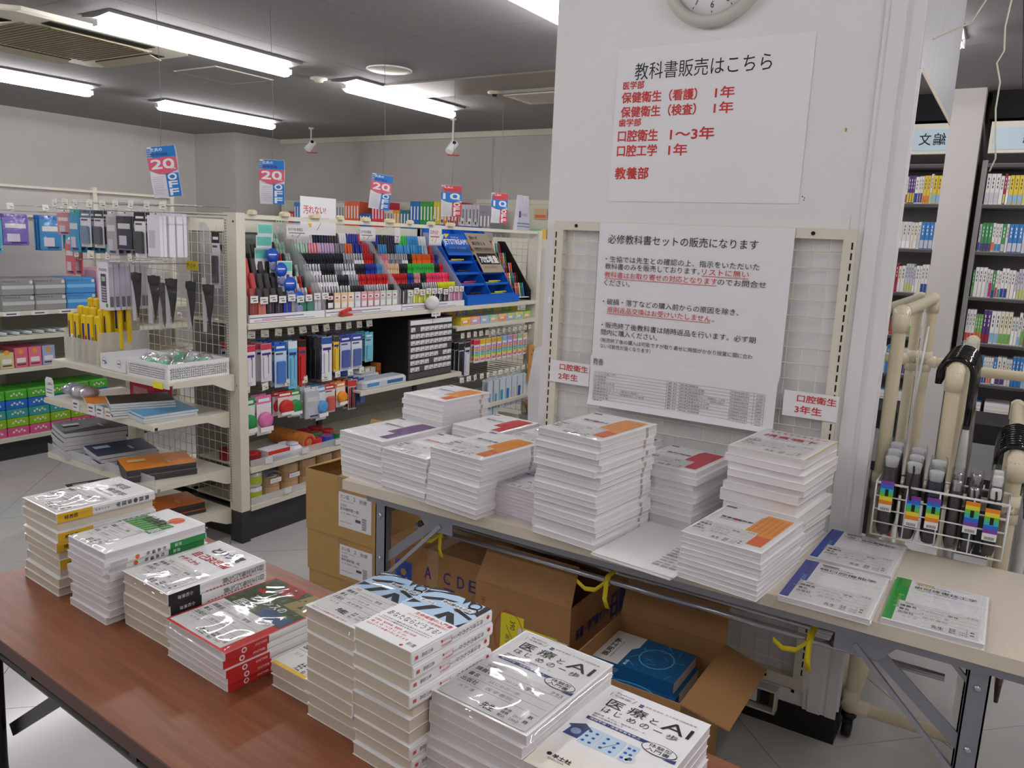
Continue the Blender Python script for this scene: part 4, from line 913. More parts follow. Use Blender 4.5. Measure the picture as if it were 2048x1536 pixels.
pipe((RX[0], RY0, .84), (RX[2], RY0, .84), 'cross_pipe'); pipe((RX[0], RY1, 1.11), (RX[1], RY1, 1.11), 'cross_pipe'); pipe((RX[1], RY1, 1.09), (.5, RY1, 1.09), 'cross_pipe')
joint((RX[0], RY0, .84), (U, D_, E_), .04); joint((RX[1], RY0, .84), (U, E_, W_), .04); joint((RX[2], RY0, .84), (U, D_, W_), .04); joint((RX[0], RY1, 1.11), (U, D_, E_), .04)
for x in (RX[0], RX[2]):
    for y in (RY0, RY1):
        b = MB().lathe([(.022, .082), (.024, .070), (.018, .062), (.012, .05)], 'black_rubber', 12, Matrix.Translation((x, y, 0)))
        b.box(x-.015, y-.02, .045, x+.015, y+.012, .062, 'black_rubber')
        b.lathe([(.022, -.014), (.028, -.010), (.028, .010), (.022, .014)], 'black_rubber', 16, Matrix.Translation((x, y-.006, .028)) @ Matrix.Rotation(PI/2, 4, 'Y'))
        b.obj('castor', t)
# long umbrellas hanging by their black hooks
def longumb(rad):
    h = MB(); pts = [(-rad, 0, -.035)]+[(-rad*math.cos(a), 0, rad*math.sin(a)) for a in [PI*i/10 for i in range(11)]]+[(rad, 0, -.05), (rad, 0, -.16)]
    h.tube(pts, [.0095]*len(pts), 'black_gloss', 10)
    c = MB().tube([(rad, 0, -.16), (rad, 0, -.20), (rad, 0, -.30), (rad, 0, -.62), (rad, 0, -.66)], [.008, .011, .014, .010, .008], 'white', 10)
    s = MB().tube([(rad, 0, -.15), (rad, 0, -.30), (rad, 0, -.68)], [.012, .0168, .012], 'bag_film', 10, cap=False)
    f = MB().tube([(rad, 0, -.66), (rad, 0, -.74)], [.010, .006], (70, 44, 40), 8)
    return h.mesh('handle'), c.mesh('canopy'), s.mesh('clear_sleeve'), f.mesh('ferrule')
def hangrow(x, z, ys, rad, desc, grp, canopy=None):
    ms = longumb(rad)
    for i, y in enumerate(ys):
        t = thing('umbrella', '%s, %s from the front' % (desc, ORD[i]), 'umbrella', (x, y, z-.002), R.uniform(-.08, .08), grp)
        t.location.z = z+.0195-rad+.0105
        for nm, m_ in zip(('handle', 'canopy', 'clear_sleeve', 'ferrule'), ms): put(nm, m_, t)
hangrow(RX[1], RZ[1], [2.64+.036*i for i in range(11)], .044, 'clear sleeved umbrella with black hook on the middle bar', 'umbrellas hung on the middle bar')
hangrow(RX[2], RZ[2], [2.64+.036*i for i in range(10)], .047, 'clear sleeved umbrella with black hook on the lowest bar', 'umbrellas hung on the lowest bar')
tag(MB().box(-.012, 0, 0, .028, .001, .022, 'white').obj('price_card', None, (RX[1], 3.06, RZ[1]+.019)), 'small white price card standing on the middle bar behind the black hooks', 'card')
tag(MB().tube([(-.245, 2.75, .62), (-.228, 2.95, 1.30)], [.004, .004], 'white', 8).tube([(-.245, 2.75, .62), (-.243, 2.78, .74)], [.0055, .0055], (230, 90, 70), 8).obj('price_rod', None), 'thin white rod with orange foot leaning behind the front pipe', 'rod')
# basket with folding umbrellas
bx, by, bz, bw, bd, bh = -.262, 2.405, .735, .325, .125, .155
t = thing('wire_basket', 'white wire basket hooked on the pipe rack, full of folding umbrellas', 'basket', (bx, by, bz))
for nm, z, rr_ in (('top_rim', bh, .0035), ('bottom_rim', 0, .0025)): MB().tube([(0, 0, z), (bw, 0, z), (bw, bd, z), (0, bd, z), (0, 0, z)], rr_, 'wire_white', 6).obj(nm, t)
for k in (1, 2, 3): MB().tube([(0, 0, bh*k/4), (bw, 0, bh*k/4), (bw, bd, bh*k/4), (0, bd, bh*k/4), (0, 0, bh*k/4)], .002, 'wire_white', 6).obj('wire', t)
for k in range(1, 4): MB().tube([(bw*k/4, 0, bh), (bw*k/4, 0, 0), (bw*k/4, bd, 0), (bw*k/4, bd, bh)], .0022, 'wire_white', 6).obj('wire', t)
for k in range(1, 9): MB().tube([(bw*k/9, 0, 0), (bw*k/9, bd, 0)], .0018, 'wire_white', 5).obj('wire', t)
for x in (0, bw): MB().tube([(x, 0, 0), (x, 0, bh)], .0025, 'wire_white', 6).tube([(x, bd, 0), (x, bd, bh)], .0025, 'wire_white', 6).obj('wire', t)
for k in (.2, .8): MB().tube([(bw*k, bd, bh), (bw*k, bd+.01, bh+.01), (bw*k, bd+.02, bh-.01)], .002, 'wire_white', 6).obj('hook', t)
def foldumb(x, y, H, r, cloth, cap, lab, strap=False):
    t = thing('folding_umbrella', lab, 'umbrella', (bx+x, by+y, bz+.003), 0, 'folding umbrellas in the wire basket')
    MB().lathe([(r*.75, 0), (r, .02), (r*1.02, H*.6), (r*.9, H-.03), (r*.6, H-.022)], cloth, 14).obj('canopy', t)
    if cap == 'clear':
        MB().lathe([(r*.72, H-.035), (r*.85, H-.01), (r*.9, H), (r*.72, H+.002), (r*.62, H-.006), (0, H-.008)], (206, 208, 210), 16).obj('handle', t)
    else: MB().lathe([(r*.7, H-.05), (r*.78, H-.045), (r*.78, H-.004), (r*.7, H), (0, H+.0005)], 'chrome' if cap == 'chrome' else 'white', 16).obj('handle', t)
    MB().lathe([(r*1.06, .0), (r*1.1, H*.7), (r*1.04, H), (r*1.0, H+.014)], 'bag_film', 12, cap=False).obj('plastic_bag', t)
    if strap: MB().tube([(0, -r*.8, H-.004), (.002, -r*1.25, H-.02), (-.003, -r*1.4, H-.06), (.003, -r*1.35, H-.10)], .0028, 'black_cloth', 6).obj('strap', t)
pos = [('front', .022), ('middle', .064), ('rear', .106)]
for j, (pn, y) in enumerate(pos):
    foldumb(.030, y, .225+.012*j, .0205, 'grey_cloth', 'clear', 'folding umbrella with clear round end in the leftmost column of the basket, %s' % pn)
    foldumb(.088, y, .218+.012*j, .0215, 'black_cloth' if j else 'grey_cloth', 'clear', 'folding umbrella with clear round end in the second column of the basket, %s' % pn, j == 0)
for j, (pn, y) in enumerate(pos[:2]): foldumb(.145, y, .205+.02*j, .0215, 'navy_cloth', 'clear', 'navy folding umbrella with clear round end, %s of the third column' % pn)
foldumb(.198, .022, .19, .0165, 'grey_cloth', 'chrome', 'slim folding umbrella with silver cap, left of the three silver capped ones in front')
foldumb(.240, .022, .178, .0165, 'navy_cloth', 'chrome', 'slim folding umbrella with silver cap and black strap, middle of the front row', True)
foldumb(.290, .022, .185, .0165, 'black_cloth', 'white', 'slim folding umbrella with white cap and black strap at the right front of the basket', True)
for k, (x, y, c) in enumerate(((.195, .07, 'chrome'), (.240, .066, 'chrome'), (.290, .062, 'white'), (.290, .10, 'white'))):
    foldumb(x, y, .20+.006*k, .0165, 'black_cloth', c, 'slim folding umbrella with %s cap in the back of the basket, %s from the left' % (c, ORD[k]))
RB = [(130, 70, 170), (50, 110, 220), (60, 190, 200), (110, 200, 70), (240, 220, 60), (240, 140, 40)]
for k, (x, z, fl) in enumerate(((.012, .075, 0), (.083, .045, 0), (.133, .05, 0), (.225, .06, 1), (.272, .05, 1))):
    b = MB().box(x, -.0065, z, x+.034, -.0055, z+.085, 'white')
    cs = RB[::-1] if fl else RB
    for i, c in enumerate(cs): b.rect(x, z+.078-.0115*i, .034, .0075+.004, c, FR((0, -.0067, 0)))
    b.rect(x+.013, z+.045, .009, .02, 'black_print', FR((0, -.0069, 0)))
    for i in range(8): b.rect(x+.006+i*.003, z+.003, .0014, .008, 'black_print', FR((0, -.0069, 0)))
    tag(b.obj('price_tag', None, (bx, by, bz)), 'rainbow striped paper tag hanging on the front of the basket, %s from the left' % ORD[k], 'tag', 'rainbow tags on the umbrella basket')
tag(MB().box(-.003, 0, 0, .10, .08, .10, (60, 160, 210)).box(.06, -.001, .0, .085, .08, .10, (220, 70, 50)).obj('small_box', None, (-.205, 3.40, 0.125)), 'small blue and orange box standing behind the umbrella rack', 'box')
tag(MB().box(-.15, 4.6, 0, .9, 5.0, .70, 'black_rubber').box(-.13, 4.59, .42, .02, 4.60, .60, (150, 150, 152)).obj('black_crate', None), 'big black crate on the floor between the rack and the bookcase', 'crate')
# ================================================================ SHELVING UNITS
def upright(p, x, y, z1, horizontal='y', w_=.06, slots=True):
    b = MB(); b.box(x-w_, y, 0, x, y+.05, z1, 'ivory_metal'); b.obj('upright', p)
def slotstrip(p, F, z0, z1, us, dz=.0125):
    b = MB()
    for u in us:
        z = z0
        while z < z1: b.rect(u, z, .0032, dz*.6, 'dark_slot', F, .0004); z += dz
    b.obj('slots', p, kind='stuff')
GX, GXc, GXl = -3.03, -3.47, -3.95
g = thing('shelving_unit', 'cream steel shelving unit with pens on its long side and notebooks on its end', 'shelving', (0, 0, 0))
MB().box(GXl, 2.47, .18, GXc-.02, 5.15, .2, 'shelf_cream').obj('rear_base_shelf', g)
MB().box(GXc-.01, 2.50, .18, GXc+.01, 5.15, 1.555, 'grey_panel').obj('back_panel', g)
MB().box(GXl+.02, 2.46, 0, GX-.02, 5.15, .15, 'dark_kick').obj('kick_plate', g)
for y in (2.42, 5.13):
    MB().box(GX-.085, y, .16, GX, y+.05, 1.59, 'ivory_metal').obj('upright', g); MB().box(GX-.085, y+.0, 0, GX, y+.05, .16, 'dark_kick').obj('upright_foot', g)
    MB().box(GXl, y, 0, GXl+.07, y+.05, 1.59, 'ivory_metal').obj('upright', g)
slotstrip(g, FR((0, 2.42, 0)), .2, 1.56, (GX-.080, GX-.072))
sc_ = MB().lathe([(.005, 0), (.005, .001), (0, .0012)], 'dark_slot', 10, Matrix.Translation((GX-.02, 2.42, 1.55)) @ Matrix.Rotation(PI/2, 4, 'X'))
sc_.rect(GX-.02, .78, .004, .012, 'dark_slot', FR((0, 2.42, 0)), .0005); sc_.obj('screw_hole', g)
MB().box(GXl, 2.43, 1.565, GX-.085, 2.46, 1.585, 'ivory_metal').obj('end_rail', g); MB().box(GX-.04, 2.47, 1.565, GX-.01, 5.13, 1.585, 'ivory_metal').obj('top_rail', g)
for y in (3.32, 4.22): MB().box(GXc+.01, y, .18, GXc+.03, y+.03, 1.57, 'case_dark').obj('slotted_post', g)
# end mesh
em_v = MB().tube([(0, 0, .19), (0, 0, 1.52)], .0016, 'ivory_metal', 5).mesh('wire'); em_h = MB().tube([(GXl+.07, 0, 0), (GX-.085, 0, 0)], .0018, 'ivory_metal', 5).mesh('wire')
for i in range(17): put('wire', em_v, g, (GXl+.085+i*.0468, 2.45, 0))
for i in range(28): put('wire', em_h, g, (0, 2.446, .19+i*.0482))
def shelf(p, x0, x1, y0, y1, z, fr, br=True):   # front edge lip; fr = 'x' faces +X, 'y' faces -Y
    b = MB().box(x0, y0, z-.012, x1, y1, z, 'shelf_cream')
    if fr == 'x': b.box(x1-.003, y0, z-.028, x1, y1, z-.012, 'shelf_cream').box(x1, y0, z-.026, x1+.006, y1, z-.002, 'ivory_metal')
    else: b.box(x0, y0, z-.028, x1, y0+.003, z-.012, 'shelf_cream').box(x0, y0-.006, z-.026, x1, y0, z-.002, 'ivory_metal')
    o = b.obj('shelf', p)
    if br:
        if fr == 'y':
            for x in (x0+.001, x1-.004): MB().prism([(y1, z-.012), (y0+.02, z-.012), (y0+.02, z-.026), (y1-.12, z-.034), (y1-.03, z-.075), (y1, z-.08)], x, x+.003, 'shelf_cream', frame((0, 0, 0), (0, 1, 0), (0, 0, 1))).obj('bracket', p)
    return o
shelf(g, GXc+.01, GX, 2.475, 5.13, 1.077, 'x', False); shelf(g, GXc+.05, GX, 2.475, 5.13, .372, 'x', False); shelf(g, GXc+.02, GX, 2.475, 5.13, .180, 'x', False)
shelf(g, GXc+.03, GX, 3.24, 4.20, .645, 'x', False); shelf(g, GXc+.06, GX, 4.135, 5.13, .945, 'x', False); MB().box(GXc+.012, 2.475, 1.50, GXc+.03, 5.13, 1.56, 'shelf_cream').obj('light_panel', g)
for x0, z, y0 in ((GXl, .842, 2.07), (GXl, .655, 2.02), (GXl, .375, 2.02), (GXl, .17, 2.04)): shelf(g, x0-.04, -3.055 if z > .8 else -3.10, y0, 2.415, z, 'y')
# back shelves behind (top rack with folders)
# hooks
def hookmesh(L): return MB().tube([(0, 0, 0), (0, -L, 0), (0, -L-.004, .012)], .0022, 'chrome', 6).tube([(0, 0, .035), (0, -L+.01, .035), (0, -L, .015)], .0016, 'chrome', 5).mesh('hook_wire')
def tagmesh(w_=.045, h=.032): return MB().box(-w_/2, -.001, -.004, w_/2, .0, h+.004, 'clear_plastic').box(-w_/2+.002, -.0022, 0, w_/2-.002, -.001, h, (232, 230, 214)).rect(-w_*.3, h*.5, w_*.5, .002, 'grey_print', FR((0, -.0023, 0))).rect(-w_*.1, h*.2, w_*.45, .004, 'ink_soft', FR((0, -.0023, 0))).mesh('price_tag')
HK = {}
def hook(x, y, z, L, face, lab, grp, tagz=.012, seed=0):
    if L not in HK: HK[L] = hookmesh(L)
    if 't' not in HK: HK['t'] = tagmesh()
    t = thing('display_hook', lab, 'hook', (x, y, z), PI/2 if face == 'x' else 0, grp); put('hook_wire', HK[L], t)
    put('price_tag', HK['t'], t, (0, -L-.006, tagz), rot=(R.uniform(-.15, .05), R.uniform(-.12, .12), R.uniform(-.2, .2)))
def pack(w_, h, t_, card, kind, c2, seed=0):
    # hanging product: origin at the top centre, hangs down; faces -Y
    b = MB(); b.box(-w_/2, 0, -h, w_/2, .0012, 0, card); F = frame((-w_/2, -.0004, -h), (1, 0, 0), (0, 0, 1)); ro = random.Random(seed)
    b.rect(w_*.45, h-.008, w_*.1, .005, 'dark_slot', F)
    if kind == 'blister':
        b.rect(0, h*.80, w_, h*.2-.0005, c2, F); b.rect(w_*.15, h*.86, w_*.7, h*.05, 'white', F, .0003)
        b.tbox(-w_*.36, -t_, -h*.90, w_*.36, 0, -h*.42, tuple(int(q*.75+50) for q in c2), .3); b.rect(w_*.1, h*.72, w_*.6, h*.04, 'ink_soft', F, .0003)
    elif kind == 'tall':
        b.rect(0, h*.84, w_, h*.15, c2, F); b.rect(w_*.2, h*.10, w_*.22, h*.55, c2, F, .0002); b.rect(w_*.6, h*.2, w_*.12, h*.5, 'ink_soft', F, .0002); b.rect(w_*.1, h*.70, w_*.8, h*.06, 'navy_print', F, .0002)
        b.tbox(-w_*.3, -t_*.6, -h*.9, w_*.1, 0, -h*.35, card, .3)
    elif kind == 'tape':
        b.rect(0, h*.80, w_, h*.20, c2, F); b.rect(w_*.12, h*.85, w_*.76, h*.08, 'white', F, .0003)
        b.lathe([(w_*.44, 0), (w_*.46, -t_*.5), (w_*.44, -t_), (w_*.2, -t_)], c2, 18, Matrix.Translation((0, 0, -h*.62)) @ Matrix.Rotation(-PI/2, 4, 'X'))
        b.rect(w_*.06, h*.10, w_*.88, h*.12, 'white', F, .0005+t_)
    elif kind == 'bag':
        b.box(-w_/2, -t_*.5, -h*.98, w_/2, 0, -h*.12, c2); b.rect(w_*.1, h*.55, w_*.8, h*.14, 'white', F, t_*.55); b.rect(w_*.15, h*.12, w_*.5, h*.25, (232, 226, 240), F, t_*.55); b.rect(w_*.3, h*.06, w_*.6, h*.05, 'navy_print', F, t_*.6)
        vs = []; n = 6
        for j in range(n+1):
            for i in range(n+1): vs.append((-w_/2+w_*i/n, -t_*.6-t_*.5*math.sin(PI*i/n)*math.sin(PI*j/n)-ro.random()*.002, -h*j/n))
        b.add(vs, [(j*(n+1)+i, (j+1)*(n+1)+i, (j+1)*(n+1)+i+1, j*(n+1)+i+1) for j in range(n) for i in range(n)], 'bag_film', smooth=True)
    elif kind == 'pens':
        for i in range(4): b.tube([(-w_*.36+w_*.24*i, -.005, -h*.95), (-w_*.36+w_*.24*i, -.005, -h*.25)], .0042, [c2, 'black_print', c2, 'navy_print'][i], 6)
        b.rect(0, h*.78, w_, h*.2, c2, F)
    elif kind == 'flags':
        for i, c in enumerate(((240, 120, 160), (250, 220, 60), (120, 210, 120), (90, 180, 230), (250, 150, 60), (200, 140, 220))): b.rect(w_*.12, h*(.08+.105*i), w_*.76, h*.09, c, F, .001)
        b.rect(0, h*.78, w_, h*.2, c2, F)
    else:  # box
        b.box(-w_/2, -t_, -h, w_/2, 0, -.012, card); b.rect(w_*.1, h*.2, w_*.5, h*.4, c2, F, t_)
    return b.mesh('hanging_pack')
def hang(x, y, z, face, n, step, ms, desc, grp, name='hanging_pack', cat='package', dz=0):
    for i in range(n):
        k = i  # from front to back
        if face == 'x': loc = (x-step*i, y, z-dz*i)
        else: loc = (x, y+step*i, z-dz*i)
        rz = (PI/2 if face == 'x' else 0)+R.uniform(-.09, .09)
        tag(put(name, ms, None, loc, rz), desc+(', front one' if i == 0 else ', %s from the front' % ORD[i]), cat, None, grp) if False else put(name, ms, None, loc, rz, desc+(', in front' if i == 0 else ', %s from the front' % ORD[i]), cat, grp)

# ---- end display, upper row of hooks
xs = [-3.93, -3.84, -3.75, -3.64, -3.53, -3.43, -3.32, -3.20, -3.09]
for i, x in enumerate(xs): hook(x, 2.44, 1.575, .34, 'y', 'wire hook with tilted price tag, %s from the left in the upper end row' % ORD[i], 'hooks in the upper end row')
up = [(-3.93, 'bag', (236, 232, 236), (226, 150, 160), .10, .12, 'clear sleeve of pink cards'), (-3.84, 'bag', (60, 190, 190), (70, 170, 220), .085, .20, 'blue and teal ruler pack'), (-3.75, 'blister', (226, 226, 232), (96, 120, 150), .09, .17, 'pale name label pack with black oval'),
      (-3.64, 'blister', (214, 214, 220), (54, 56, 62), .085, .17, 'grey pack with round black part'), (-3.53, 'bag', (222, 222, 226), (196, 196, 200), .09, .20, 'silver foil card pack'), (-3.43, 'bag', (238, 238, 242), (60, 60, 70), .11, .17, 'white cable pack with blue spot'),
      (-3.32, 'blister', (236, 236, 240), (30, 32, 38), .085, .20, 'white card pack with black header'), (-3.20, 'box', (232, 230, 238), (200, 200, 206), .09, .19, 'white flat box pack')]
for x, kd, c1, c2, w_, h, d in up:
    ms = pack(w_, h, .014, c1, kd, c2, int(x*-100)); hang(x, 2.135, 1.572, 'y', 5 if kd != 'box' else 7, .032 if kd != 'box' else .02, ms, d+' on the upper end row', 'hanging packs, upper end row')
ms = pack(.07, .17, .012, (240, 200, 210), 'bag', (236, 120, 130), 3); hang(-3.92, 2.15, 1.43, 'y', 2, .04, ms, 'pink and yellow cutter pack below the ruler pack', 'pink packs')
ms = pack(.05, .26, .014, (222, 222, 224), 'blister', (40, 40, 46), 9); hang(-3.15, 2.40, 1.50, 'y', 1, .03, ms, 'slim grey pack hanging flat on end mesh', 'slim packs on mesh')
# lower hook row
for i, x in enumerate((-3.84, -3.72, -3.58, -3.40)): hook(x, 2.44, 1.34, .30, 'y', 'wire hook with price tag, %s from the left in the second end row' % ORD[i], 'hooks in the second end row')
b = MB(); b.box(-.05, 0, -.225, .05, .022, 0, (238, 236, 244)); F = frame((-.05, -.0005, -.225), (1, 0, 0), (0, 0, 1))
b.text('STANDARD', .012, .182, .076, .014, 'black_print', F); b.rect(.026, .035, .050, .135, (60, 64, 84), F); b.rect(.034, .135, .034, .022, (170, 196, 180), F, .0004)
for i in range(6):
    for j in range(5): b.rect(.031+j*.0085, .042+i*.0125, .006, .008, (206, 208, 220), F, .0004)
b.disc(.075, .022, .010, 'green_print', F, .0004); b.box(.0502, .0005, -.2, .0508, .020, -.02, (200, 196, 214)); b.rect(0.002, -.21, .018, .05, 'grey_print', frame((.0512, 0, 0), (0, 1, 0), (0, 0, 1)))
hang(-3.66, 2.155, 1.335, 'y', 8, .026, b.mesh('calculator_box'), 'white calculator box with printed keypad on second end row', 'hanging calculator boxes', 'calculator_box')
# scissors in clear bags
def scis():
    b = MB(); b.box(-.03, .0, -.25, -.012, .001, 0, (216, 216, 220))
    b.prism([(-.028, -.03), (.028, -.03), (.022, -.12), (.002, -.235), (-.012, -.12)][::-1], .0005, .006, 'black_print', FR((0, 0, 0)))
    b.lathe([(.024, .004), (.024, .012), (.012, .014)], 'black_print', 14, Matrix.Translation((0, 0, -.05)) @ Matrix.Rotation(PI/2, 4, 'X'))
    n = 7; ro = random.Random(4); vs = []
    for j in range(n+1):
        for i in range(n+1): vs.append((-.05+.1*i/n, -.016-.014*math.sin(PI*i/n)-ro.random()*.006, .02-.30*j/n))
    return b.add(vs, [(j*(n+1)+i, (j+1)*(n+1)+i, (j+1)*(n+1)+i+1, j*(n+1)+i+1) for j in range(n) for i in range(n)], 'bag_film', smooth=True).mesh('scissors')
SM = scis()
for i, (x, y) in enumerate(((-3.40, 2.16), (-3.33, 2.20), (-3.26, 2.24), (-3.20, 2.30), (-3.13, 2.34), (-3.38, 2.28))):
    put('scissors', SM, None, (x, y, 1.33-.01*i), R.uniform(.2, .7), 'black scissors in a crinkled clear bag, %s from the left' % ORD[i], 'scissors', 'bagged black scissors on the end display')
tag(MB().lathe([(.03, 0), (.03, .002), (0, .0022)], (240, 180, 20), 16, Matrix.Rotation(PI/2, 4, 'X')).text('2割引', -.022, 0, .04, .012, 'sign_red', FR((0, -.003, 0))).obj('sticker', None, (-3.80, 2.43, 1.28)), 'round yellow price sticker beside the calculator boxes', 'sticker')
tag(MB().box(0, 0, 0, .085, .001, .045, (240, 220, 40)).text('ＰＯＰ', .01, .012, .06, .018, 'black_print', FR((0, -.0006, 0))).obj('price_card', None, (-3.42, 2.435, 1.31)), 'bright yellow card on the end mesh behind the scissors', 'card')
# top end shelf: yellow sticks in acrylic cup, white carton, white basket with green bags
ys = MB().tbox(-.021, -.012, 0, .021, .012, .23, (240, 206, 20), .3).rect(-.008, .10, .014, .09, 'navy_print', FR((0, -.0124, 0))).mesh('yellow_stick')
t = thing('acrylic_cup', 'clear acrylic stand holding bundles of yellow marker packs', 'stand', (-3.935, 2.10, .8425))
MB().box(0, 0, 0, .30, .003, .12, 'clear_plastic').box(0, .003, 0, .003, .26, .16, 'clear_plastic').box(.297, .003, 0, .30, .26, .16, 'clear_plastic').box(0, .13, 0, .30, .133, .17, 'clear_plastic').obj('panel', t)
k = 0
for j in range(4):
    for i in range(5):
        if j == 3 and i < 2: continue
        put('glue_stick_pack', ys, None, (-3.90+.056*i+R.uniform(-.006, .006)+.01*j, 2.125+.045*j, .845+.032*j+R.uniform(0, .012)), R.uniform(-.2, .2), 'yellow pack standing in the acrylic stand, row %s from the front, %s from the left' % (ORD[j], ORD[i]), 'pack', 'yellow packs in the acrylic stand'); k += 1
pc = MB().tube([(0, 0, 0), (0, 0, .16)], .005, 'white', 8).mesh('pen')
for i, c in enumerate(((240, 240, 240), (60, 130, 90), (190, 60, 60), (170, 160, 120))):
    put('pen', MB().tube([(0, 0, .0), (0, 0, .13)], .0055, c, 8).mesh('pen'), None, (-3.875+.056*i, 2.110, .846), 0, ('white', 'green', 'red', 'khaki')[i]+' thin pen standing before the yellow packs', 'pen')
t = thing('open_carton', 'low white open carton with two round logos beside yellow packs', 'box', (-3.60, 2.085, .8425), -.05)
b = MB().box(0, 0, 0, .215, .003, .072, 'paper').box(0, .003, 0, .003, .23, .072, 'paper').box(.212, .003, 0, .215, .23, .072, 'paper').box(0, .227, 0, .215, .23, .072, 'paper').box(0, 0, 0, .215, .23, .002, 'paper'); b.obj('carton_body', t)
p = MB(); F = FR((0, -.0006, 0))
for x in (.035, .165):
    p.disc(x, .04, .018, 'ink_soft', F); p.disc(x, .04, .0165, 'paper', F, .0002); p.rect(x-.013, .037, .026, .005, 'ink_soft', F, .0004)
p.rect(.038, .028, .02, .008, (60, 140, 220), F, .0005); p.obj('lettering', t)
# perforated basket
t = thing('plastic_basket', 'white perforated plastic basket full of green items in clear bags', 'basket', (-3.365, 2.075, .8425), 0)
BWd, BD, BHh = .295, .32, .080
def perf(F, L, H, nm):
    b = MB(); nx = int(L/.012); nz = 5; x0 = .012; z0 = .012; sx = (L-.024)/nx; sz = (H-.030)/nz; hs = .0052; vs = []
    b.box(0, 0, 0, L, z0, .002, 'white', F).box(0, H-.018, 0, L, H, .004, 'white', F).box(0, z0, 0, x0, H-.018, .002, 'white', F).box(L-.012, z0, 0, L, H-.018, .002, 'white', F)
    for i in range(nx): b.box(x0+i*sx, z0, 0, x0+i*sx+(sx-hs), H-.018, .002, 'white', F)
    for j in range(nz): b.box(x0, z0+j*sz, 0, L-.012, z0+j*sz+(sz-hs), .002, 'white', F)
    b.obj(nm, t)
perf(frame((0, 0, 0), (1, 0, 0), (0, 0, 1)), BWd, BHh, 'front_wall'); perf(frame((BWd, 0, 0), (0, 1, 0), (0, 0, 1)), BD, BHh, 'side_wall')
MB().box(0, BD-.002, 0, BWd, BD, BHh, 'white').box(0, 0, 0, .002, BD, BHh, 'white').box(0, 0, 0, BWd, BD, .002, 'white').obj('basket_body', t)
for i in range(6):
    ro = random.Random(i); n, m_ = 8, 8; b = MB(); cx, cy = -3.365+.055+.093*(i % 3), 2.075+.08+.15*(i//3); rx, ry, rz_ = .038, .052, .042; vs = []; v2 = []
    for j in range(m_+1):
        for k in range(n):
            th, ph = PI*j/m_, 2*PI*k/n; f = 1+ro.uniform(-.18, .18); vs.append((rx*math.sin(th)*math.cos(ph)*f, ry*math.sin(th)*math.sin(ph)*f, rz_*math.cos(th)*f)); v2.append((vs[-1][0]*.72, vs[-1][1]*.72, vs[-1][2]*.6-.008))
    fs = [(j*n+k, j*n+(k+1) % n, (j+1)*n+(k+1) % n, (j+1)*n+k) for j in range(m_) for k in range(n)]
    o = tag(b.add(vs, fs, 'bag_film', smooth=True).obj('plastic_bag', None, (cx, cy, .897+.012*(i//3)), 0), 'crinkled clear bag of green goods in the white basket, %s row, %s from the left' % (('front', 'rear')[i//3], ORD[i % 3]), 'bag', 'green bags in the white basket')
    MB().add(v2, fs, (110, 190, 150) if i != 4 else (170, 200, 190), smooth=True).obj('bag_content', o)
tag(MB().box(0, 0, 0, .07, .001, .03, (250, 236, 60)).obj('price_card', None, (-3.16, 2.062, .812)), 'yellow card hanging under the basket on the shelf edge', 'card')
# notebooks piles
def pile(x, y, z, W, D, n, T, topc, side, lab, grp, rz=0, labelc=None, bend=.0, sp=None, covs=None, jit=.004):
    for i in range(n):
        b = MB(); c = covs[i % len(covs)] if covs else topc
        m_ = 6; rs = []
        for kx in range(m_+1):
            xx = W*kx/m_; up_ = bend*(1-kx/m_)**2*(i+1)/n
            rs.append([(xx, 0, up_), (xx, D, up_), (xx, D, up_+T), (xx, 0, up_+T)])
        b.loft(rs, side, smooth=False)
        vs = [(W*kx/m_, yy, bend*(1-kx/m_)**2*(i+1)/n+T+.0006) for kx in range(m_+1) for yy in (0, D)]
        b.add(vs, [(2*k_, 2*k_+2, 2*k_+3, 2*k_+1) for k_ in range(m_)], c)
        if i == n-1 and labelc: b.rect(W*.12, D*.10, W*.30, D*.26, labelc, FT((0, 0, T+.0012+bend*.6))); b.rect(W*.45, D*.62, W*.32, D*.05, labelc, FT((0, 0, T+.0012+bend*.3)))
        put('notebook', b.mesh('notebook'), None, (x+R.uniform(-jit, jit), y+R.uniform(-jit, jit), z+i*(T+.0014)), rz+R.uniform(-.02, .02), '%s, %s' % (lab, 'topmost' if i == n-1 else '%s from top of pile' % ORD[n-1-i]), 'notebook', grp)
OG = (236, 142, 40)
pile(-3.52, 2.06, .656, .20, .27, 6, .010, (44, 36, 34), (220, 226, 226), 'dark spiral notebook on second end shelf', 'dark and orange notebooks', -.45)
pile(-3.765, 2.085, .656, .17, .24, 2, .010, OG, (220, 226, 226), 'orange dark notebook at left of second end shelf', 'orange notebooks left', -.4)
pile(-3.39, 2.045, .656, .235, .25, 3, .010, (96, 170, 216), (214, 220, 224), 'light blue notebook in clear cover on second end shelf', 'light blue notebooks', -.15, bend=.012)
for i, (x, c) in enumerate(((-3.92, (170, 170, 200)), (-3.84, (200, 200, 214)), (-3.77, (180, 170, 190)))):
    ro = random.Random(20+i); vs = [((.035+.01*ro.random())*math.sin(PI*j/6)*math.cos(k*PI/4), .05*math.sin(PI*j/6)*math.sin(k*PI/4), .03*math.cos(PI*j/6)*ro.uniform(.8, 1.1)) for j in range(7) for k in range(8)]
    fs = [(j*8+k, j*8+(k+1) % 8, (j+1)*8+(k+1) % 8, (j+1)*8+k) for j in range(6) for k in range(8)]
    o = MB().add(vs, fs, c, smooth=True).add([(a*1.1, b_*1.1, c_*1.15) for a, b_, c_ in vs], fs, 'bag_film', smooth=True).obj('goods_bag', None, (x, 2.12, .6935)); tag(o, 'small clear bag of grey goods, %s from the left, by the rounded sign card' % ORD[i], 'bag', 'small bags on the second end shelf')
